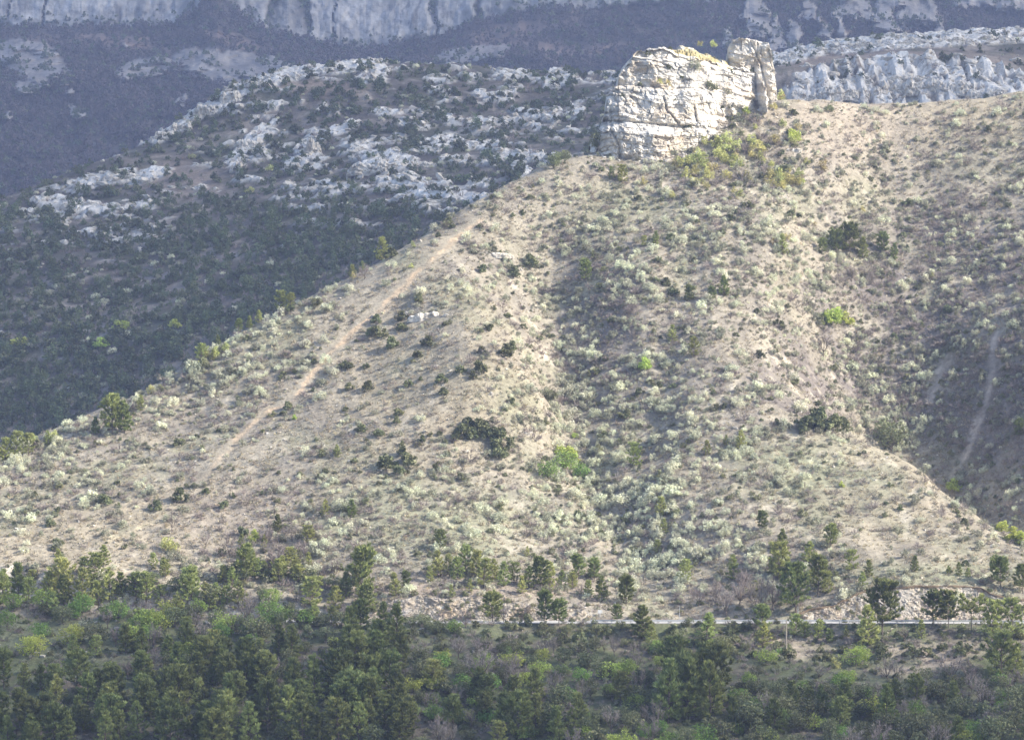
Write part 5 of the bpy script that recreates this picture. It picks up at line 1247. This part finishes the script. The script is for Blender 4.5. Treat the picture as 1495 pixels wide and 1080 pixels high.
def many(kind, pool, n_own, stuff_name, hmin=6):
    """the largest plants of a kind as objects, the rest as one object of growth"""
    if kind in EXTRA: pool = tuple(np.concatenate([np.asarray(q[i]) for q in [pool] + EXTRA[kind]]) for i in range(6))
    x, y, z, U_, V_, h = pool
    hp = h / (K * y); order = np.argsort(-hp)
    have = sum(1 for p in PLACED if p[1] == kind)
    own = order[:max(0, n_own - have)]; rest = order[max(0, n_own - have):]
    for i in own: put(kind, x[i], y[i], z[i], h[i], U_[i], V_[i] - hp[i] / 2, hp[i], None, rnd.uniform(.85, 1.2))
    if len(rest) and stuff_name:
        nom, ms = PR[kind]; stuff(stuff_name, ms, x[rest], y[rest], z[rest] - 0.03, h[rest] / nom)
def pool(w, n, hr, seed=0, u0=-25, u1=1520, v0=120, v1=885, field=None, y0=600, y1=900, sig=.32):
    x, y, z, U_, V_ = sample(w, n, u0, u1, v0, v1, field or hill, y0, y1)
    h = np.clip(prg.lognormal(math.log(hr), sig, len(x)), hr * .45, hr * 2.3)
    return x, y, z, U_, V_, h
# taller growth along the left skyline
def belt(kind, n, hr, s0=3, s1=26):
    x, y, z, U_, V_ = sample(lambda a, b: ((below_sky(a, b) > s0) & (below_sky(a, b) < s1)) * sstep(760, 520, a) * (.5 + .5 * (fbm(a / 40, b / 40, 2, 99) > -.1)), n, -25, 760, 220, 720, hill, 640, 830)
    h = np.clip(prg.lognormal(math.log(hr), .3, len(x)), hr * .6, hr * 1.8)
    if kind in ('pale_shrub', 'sage_shrub', 'bare_shrub'): EXTRA.setdefault(kind, []).append((x, y, z, U_, V_, h)); return
    for i in range(len(x)): put(kind, x[i], y[i], z[i], h[i], wid=rnd.uniform(.9, 1.3))
belt('pale_shrub', 900, 1.9); belt('bare_shrub', 600, 2.3); belt('yellow_shrub', 240, 2.5); belt('olive_shrub', 260, 2.2); belt('dark_shrub', 110, 2.0); belt('bare_tree', 90, 3.8, 2, 18); belt('young_pine', 60, 3.6, 4, 22)
# the thicket under the outcrop, the thin wood at the foot of the slope
def patch(kind, e, n, hr):
    x, y, z, U_, V_ = sample(lambda a, b: (E(a, b, *e) > .5) * (below_sky(a, b) > 3) * .9, n, e[0] - e[2] * 1.3, e[0] + e[2] * 1.3, e[1] - e[3] * 1.3, e[1] + e[3] * 1.3, hill, 600, 880)
    h = np.clip(prg.lognormal(math.log(hr), .3, len(x)), hr * .6, hr * 1.8)
    if kind in ('pale_shrub', 'sage_shrub', 'bare_shrub'): EXTRA.setdefault(kind, []).append((x, y, z, U_, V_, h)); return
    for i in range(len(x)): put(kind, x[i], y[i], z[i], h[i], wid=rnd.uniform(.9, 1.3))
patch('yellow_shrub', (1072, 228, 100, 62), 62, 2.6); patch('bare_shrub', (1070, 230, 100, 60), 60, 2.4); patch('yellow_shrub', (1140, 262, 36, 14), 26, 2.8); patch('olive_shrub', (1060, 230, 90, 60), 24, 2.2)
patch('bare_tree', (420, 810, 110, 45), 22, 4.0); patch('young_pine', (430, 815, 100, 45), 16, 4.2); patch('bare_shrub', (400, 790, 130, 50), 40, 2.0); patch('olive_shrub', (430, 820, 120, 40), 26, 2.0)
patch('young_pine', (200, 850, 240, 26), 20, 3.6); patch('oak_tree', (250, 856, 230, 22), 14, 2.6)
patch('bare_tree', (1060, 865, 70, 25), 14, 4.2); patch('young_pine', (1160, 850, 70, 40), 10, 3.6)
patch('pale_shrub', (845, 590, 38, 135), 150, 1.7); patch('pale_shrub', (925, 765, 110, 85), 260, 1.6); patch('lime_shrub', (830, 650, 30, 50), 6, 1.8); patch('sage_shrub', (845, 600, 40, 110), 50, 2.0); patch('dark_shrub', (880, 560, 60, 100), 24, 1.7); patch('bare_tree', (1240, 395, 60, 40), 16, 4.0)
patch('sage_shrub', (1420, 540, 95, 140), 170, 1.4); patch('pale_shrub', (1400, 430, 110, 130), 120, 1.25); patch('bare_shrub', (1430, 560, 90, 130), 200, 1.5); patch('pale_shrub', (1440, 720, 60, 35), 40, 1.7)
many('pale_shrub', pool(w_pale, 15000, 1.05, sig=.5), 290, 'pale_scrub')
many('sage_shrub', pool(w_sage, 24000, .95, sig=.48), 290, 'grey_scrub')
many('bare_shrub', pool(w_bare, 30000, 1.15, sig=.45), 280, 'bare_scrub')
many('olive_shrub', pool(w_mix, 4500, 1.05), 200, 'olive_scrub')
many('dark_shrub', pool(w_mix, 1500, 0.9), 290, 'dark_scrub')
# dry tussocks over all the open ground
x, y, z, U_, V_ = sample(lambda a, b: np.clip((below_sky(a, b) > 1) * 0.9 * (0.55 + 0.5 * fbm(a / 18, b / 10, 3, 77)), 0, 1), 85000, -30, 1525, 125, 905, hill, 585, 905)
stuff('dry_grass', PR['tussock'][1], x, y, z - 0.02, prg.uniform(.6, 1.7, len(x)))
x, y, z, U_, V_ = sample(lambda a, b: (b > 880) * 0.8 + 0 * a, 7000, -30, 1525, 880, 1130, hill, 545, 640)
stuff('low_brush', [PR['bare_shrub'][1][0], PR['olive_shrub'][1][0], PR['bare_shrub'][1][1], PR['sage_shrub'][1][1]], x, y, z - 0.02, prg.uniform(.35, .9, len(x)))
# stones lying on the slope and in the clearing
x, y, z, U_, V_ = sample(lambda a, b: np.clip((below_sky(a, b) > 2) * (0.25 + 0.75 * (fbm(a / 25, b / 14, 3, 88) > .15)), 0, 1), 6000, -30, 1525, 140, 960, hill, 580, 905)
stuff('loose_stones', BOULD, x, y, z, np.clip(prg.lognormal(math.log(.16), .5, len(x)), .06, .6), .4)
for i, (u, v, s, lab) in enumerate(((235,897,1.2,'long pale boulder at the top of the grassy clearing'),(172,917,.8,'pale boulder in the right part of the grassy clearing'),(62,958,.6,'pale stone low in the grassy clearing'),(54,952,.5,'small pale stone beside the low one in the clearing'),(618,918,.7,'flat pale rock under the long cutting'),(640,931,.6,'flat stone below the dark wide bush'),(1296,668,.5,'small pale stone on the crest of the knoll'),(1184,628,.5,'white stone at the foot of the dark oak clump'),(545,462,.6,'pale stone left of the spur ledge'))):
    x, y, z = [q[0] for q in hill.hit(u, v, 545, 900)]
    o = bpy.data.objects.new('boulder', BOULD[i % len(BOULD)]); COL.objects.link(o); o.location = (x, y, z); o.scale = (s, s, s); o.rotation_euler = (0, 0, rnd.uniform(0, 6))
    tag(o, lab, 'boulder', 'boulders')

x, y, z, U_, V_ = sample(lambda a, b: np.clip(sum(E(a, b, *e) for e in ((930, 226, 75, 9), (1040, 190, 60, 14, -28), (1118, 142, 24, 8), (1140, 160, 14, 14))), 0, 1) * .9, 1400, 850, 1170, 130, 245, hill, 760, 880)
stuff('outcrop_scree', BOULD, x, y, z, np.clip(prg.lognormal(math.log(.35), .55, len(x)), .12, 1.5), .4)

# ---------------------------------------------------------------- the shaded ridge
def w_ridge(U_, V_):
    w = 0.58 + 0.30 * sstep(250, 420, V_) - 0.36 * (U_ > 1130) + 0.4 * fbm(U_ / 26, V_ / 14, 3, 66)
    for e in ((160,262,60,10),(110,300,60,9),(565,238,50,16),(655,290,85,7),(600,270,60,6),(372,205,36,10,-35),(455,212,12,26),(1330,128,190,36),(300,165,50,10,-25),(430,108,60,8),(270,262,50,20),(770,230,40,6),(520,215,26,6)): w = w - 0.55 * E(U_, V_, *e)
    return np.clip(w, 0.03, 1)
def ridge_kind(kind, n, hr, own, name, ww, sig=.3):
    x, y, z, U_, V_ = sample(ww, n, -25, 1520, 48, 640, ridge, 970, 1480)
    h = np.clip(prg.lognormal(math.log(hr), sig, len(x)), hr * .5, hr * 2)
    vis = hill_hidden(U_, V_)
    many(kind, tuple(a[vis] for a in (x, y, z - 0.2, U_, V_, h)), own, name)
def hill_hidden(U_, V_): return (np.isnan(hill.hit(U_, V_ - 6, 690, 905, 3.0)[1])) | (V_ < 120)
ridge_kind('ridge_oak', 15000, 2.5, 290, 'ridge_scrub', w_ridge)
ridge_kind('ridge_pine', 7500, 4.4, 290, 'ridge_wood', lambda a, b: np.clip(0.06 + 0.75 * sstep(270, 430, b) + .35 * E(a, b, 420, 330, 120, 60), 0, 1) * (a < 900) * (1 - .75 * E(a, b, 110, 430, 200, 100)) * (.3 + .9 * (fbm(a / 40, b / 26, 3, 655) > -.05)))
ridge_kind('ridge_bare', 6000, 2.4, 120, 'ridge_brush', lambda a, b: np.clip(.35 + .3 * sstep(300, 450, b), 0, 1))
x, y, z, U_, V_ = sample(lambda a, b: np.clip(.25 + .6 * (fbm(a / 30, b / 18, 3, 644) > .05) + .3 * E(a, b, 110, 430, 200, 100), 0, 1) * np.clip(w_ridge(a, b) * 1.5, 0, 1), 11000, -25, 1520, 48, 640, ridge, 970, 1480)
stuff('ridge_heath', PR['sage_shrub'][1] + PR['pale_shrub'][1][:1], x, y, z - .1, np.clip(prg.lognormal(math.log(1.0), .35, len(x)), .4, 2))
for (u, v, h, k) in ((178,480,16,'lime_shrub'),(147,508,18,'lime_shrub'),(28,505,16,'lime_shrub'),(394,250,12,'yellow_shrub'),(366,282,12,'yellow_shrub'),(280,232,10,'yellow_shrub'),(255,478,14,'lime_shrub'),(105,408,9,'pale_shrub'),(130,500,9,'pale_shrub')):
    hero(k, u, v, h, {'lime_shrub': None}.get(k), 1.5, ridge, 970, 1480)

rw = rockm[1:-1, 1:-1]; fl = np.where((prg.random(rockm.shape) < np.maximum(rockm * 0.16, 0.006 * (n2 + .5 * n1 > .15) * (rV < 400))) & (YR > 965) & (YR < 1465))
xq, yq = XR[fl] + prg.uniform(-.7, .7, len(fl[0])), YR[fl] + prg.uniform(-.7, .7, len(fl[0]))
def boulder_far(m):
    q = m.copy(); q.materials.clear(); q.materials.append(M_lime_far); return q
BF = [boulder_far(m) for m in BOULD]
stuff('ridge_stones', BF, xq, yq, ridge.h(xq, yq) + .1, np.clip(prg.lognormal(math.log(.8), .45, len(xq)), .3, 2.2), .35)

# ---------------------------------------------------------------- dormant woods and cliff scrub of the far mountain
Mt = mtn_xyz; Uq, Vq = to_px(Mt[..., 0], Mt[..., 1], Mt[..., 2])
wt = (1 - rkm) * (Vq < 300) * (Vq > -60) * (Uq > -200) * (Uq < 1700) * (YM < 2900)
brown = np.clip(sum(ell(Uq, Vq, *e, soft=.6) for e in ((160,62,120,12,4),(820,72,130,10,0),(340,58,60,8,20),(760,45,90,12,-10))), 0, 1)
wt = wt * (1 - .75 * brown) * (0.55 + 0.6 * sstep(-.4, .2, m1 + .6 * m2))
fl = np.where(prg.random(wt.shape) < wt * 0.42)
P_ = Mt[fl] + prg.normal(0, 2.0, (len(fl[0]), 3)) * np.array([1, 1, 0])
M_far = mat_leaf('dormant_wood_twig', (0.115, 0.098, 0.095), 0.35, 0.03, 0.0)
far_m = [shrub_mesh('dormant_wood', M_far, 6.0, 6.5, 8, 7, 1.7, stems=False, upright=.3) for _ in range(4)] + [shrub_mesh('dormant_wood', M_rdg, 5.0, 5.5, 8, 7, 1.5, stems=False)]
stuff('far_woods', far_m, P_[:, 0], P_[:, 1], P_[:, 2] - 0.5, prg.uniform(.45, 1.25, len(P_)))
wc = rkm * cliff * (crack > .5) * (Vq > -40) * 0.25 + rkm * cliff * sstep(18, 2, np.abs(Vq - foot_v[None])) * 0.10 + rkm * (domes + spire > .3) * (m2 > .05) * .14
fl = np.where(prg.random(wc.shape) < wc)
P_ = Mt[fl] - np.array([0, 2.0, 1.0])
stuff('cliff_scrub', [shrub_mesh('cliff_scrub', M_rdg, 3.5, 3.5, 7, 7, 1.1, stems=False) for _ in range(3)], P_[:, 0], P_[:, 1], P_[:, 2], prg.uniform(.5, 1.5, len(P_)))

# ---------------------------------------------------------------- labels: how each plant looks and which landmark it stands by
SIZE = ((9, 'low'), (15, 'small'), (26, 'medium'), (45, 'tall'), (999, 'large'))
counts = {}; todo = []
for i, (o, kind, u, v, hp, lab) in enumerate(PLACED):
    noun, cat, grp = WORDS[kind]
    o['category'] = cat; o['group'] = grp
    if lab: o['label'] = lab; continue
    d = np.hypot(LMa[:, 0] - u, (LMa[:, 1] - v) * 1.2); j = int(np.argmin(d)); du, dv = u - LMa[j, 0], v - LMa[j, 1]
    hor = 'right' if du > 0 else 'left'; ver = 'below' if dv > 0 else 'above'
    if abs(dv) < 0.4 * abs(du): rel = hor + ' of'
    elif abs(du) < 0.4 * abs(dv): rel = ver
    else: rel = ver + ' and ' + hor + ' of'
    size = [s for m, s in SIZE if hp < m][0]
    todo.append((noun, rel, j, d[j], o, size))
todo.sort(key=lambda t: t[3])
for noun, rel, j, dist, o, size in todo:
    k = (noun, rel, j, size); n = counts.get(k, 0); counts[k] = n + 1
    rank = ORD[n] if n < len(ORD) else 'far out'
    lab = f'{size} {noun} {rel} {LM[j][2]}, {rank}'
    o['label'] = lab if len(lab.replace('-', ' ').split()) <= 16 else lab.replace(size + ' ', '', 1)
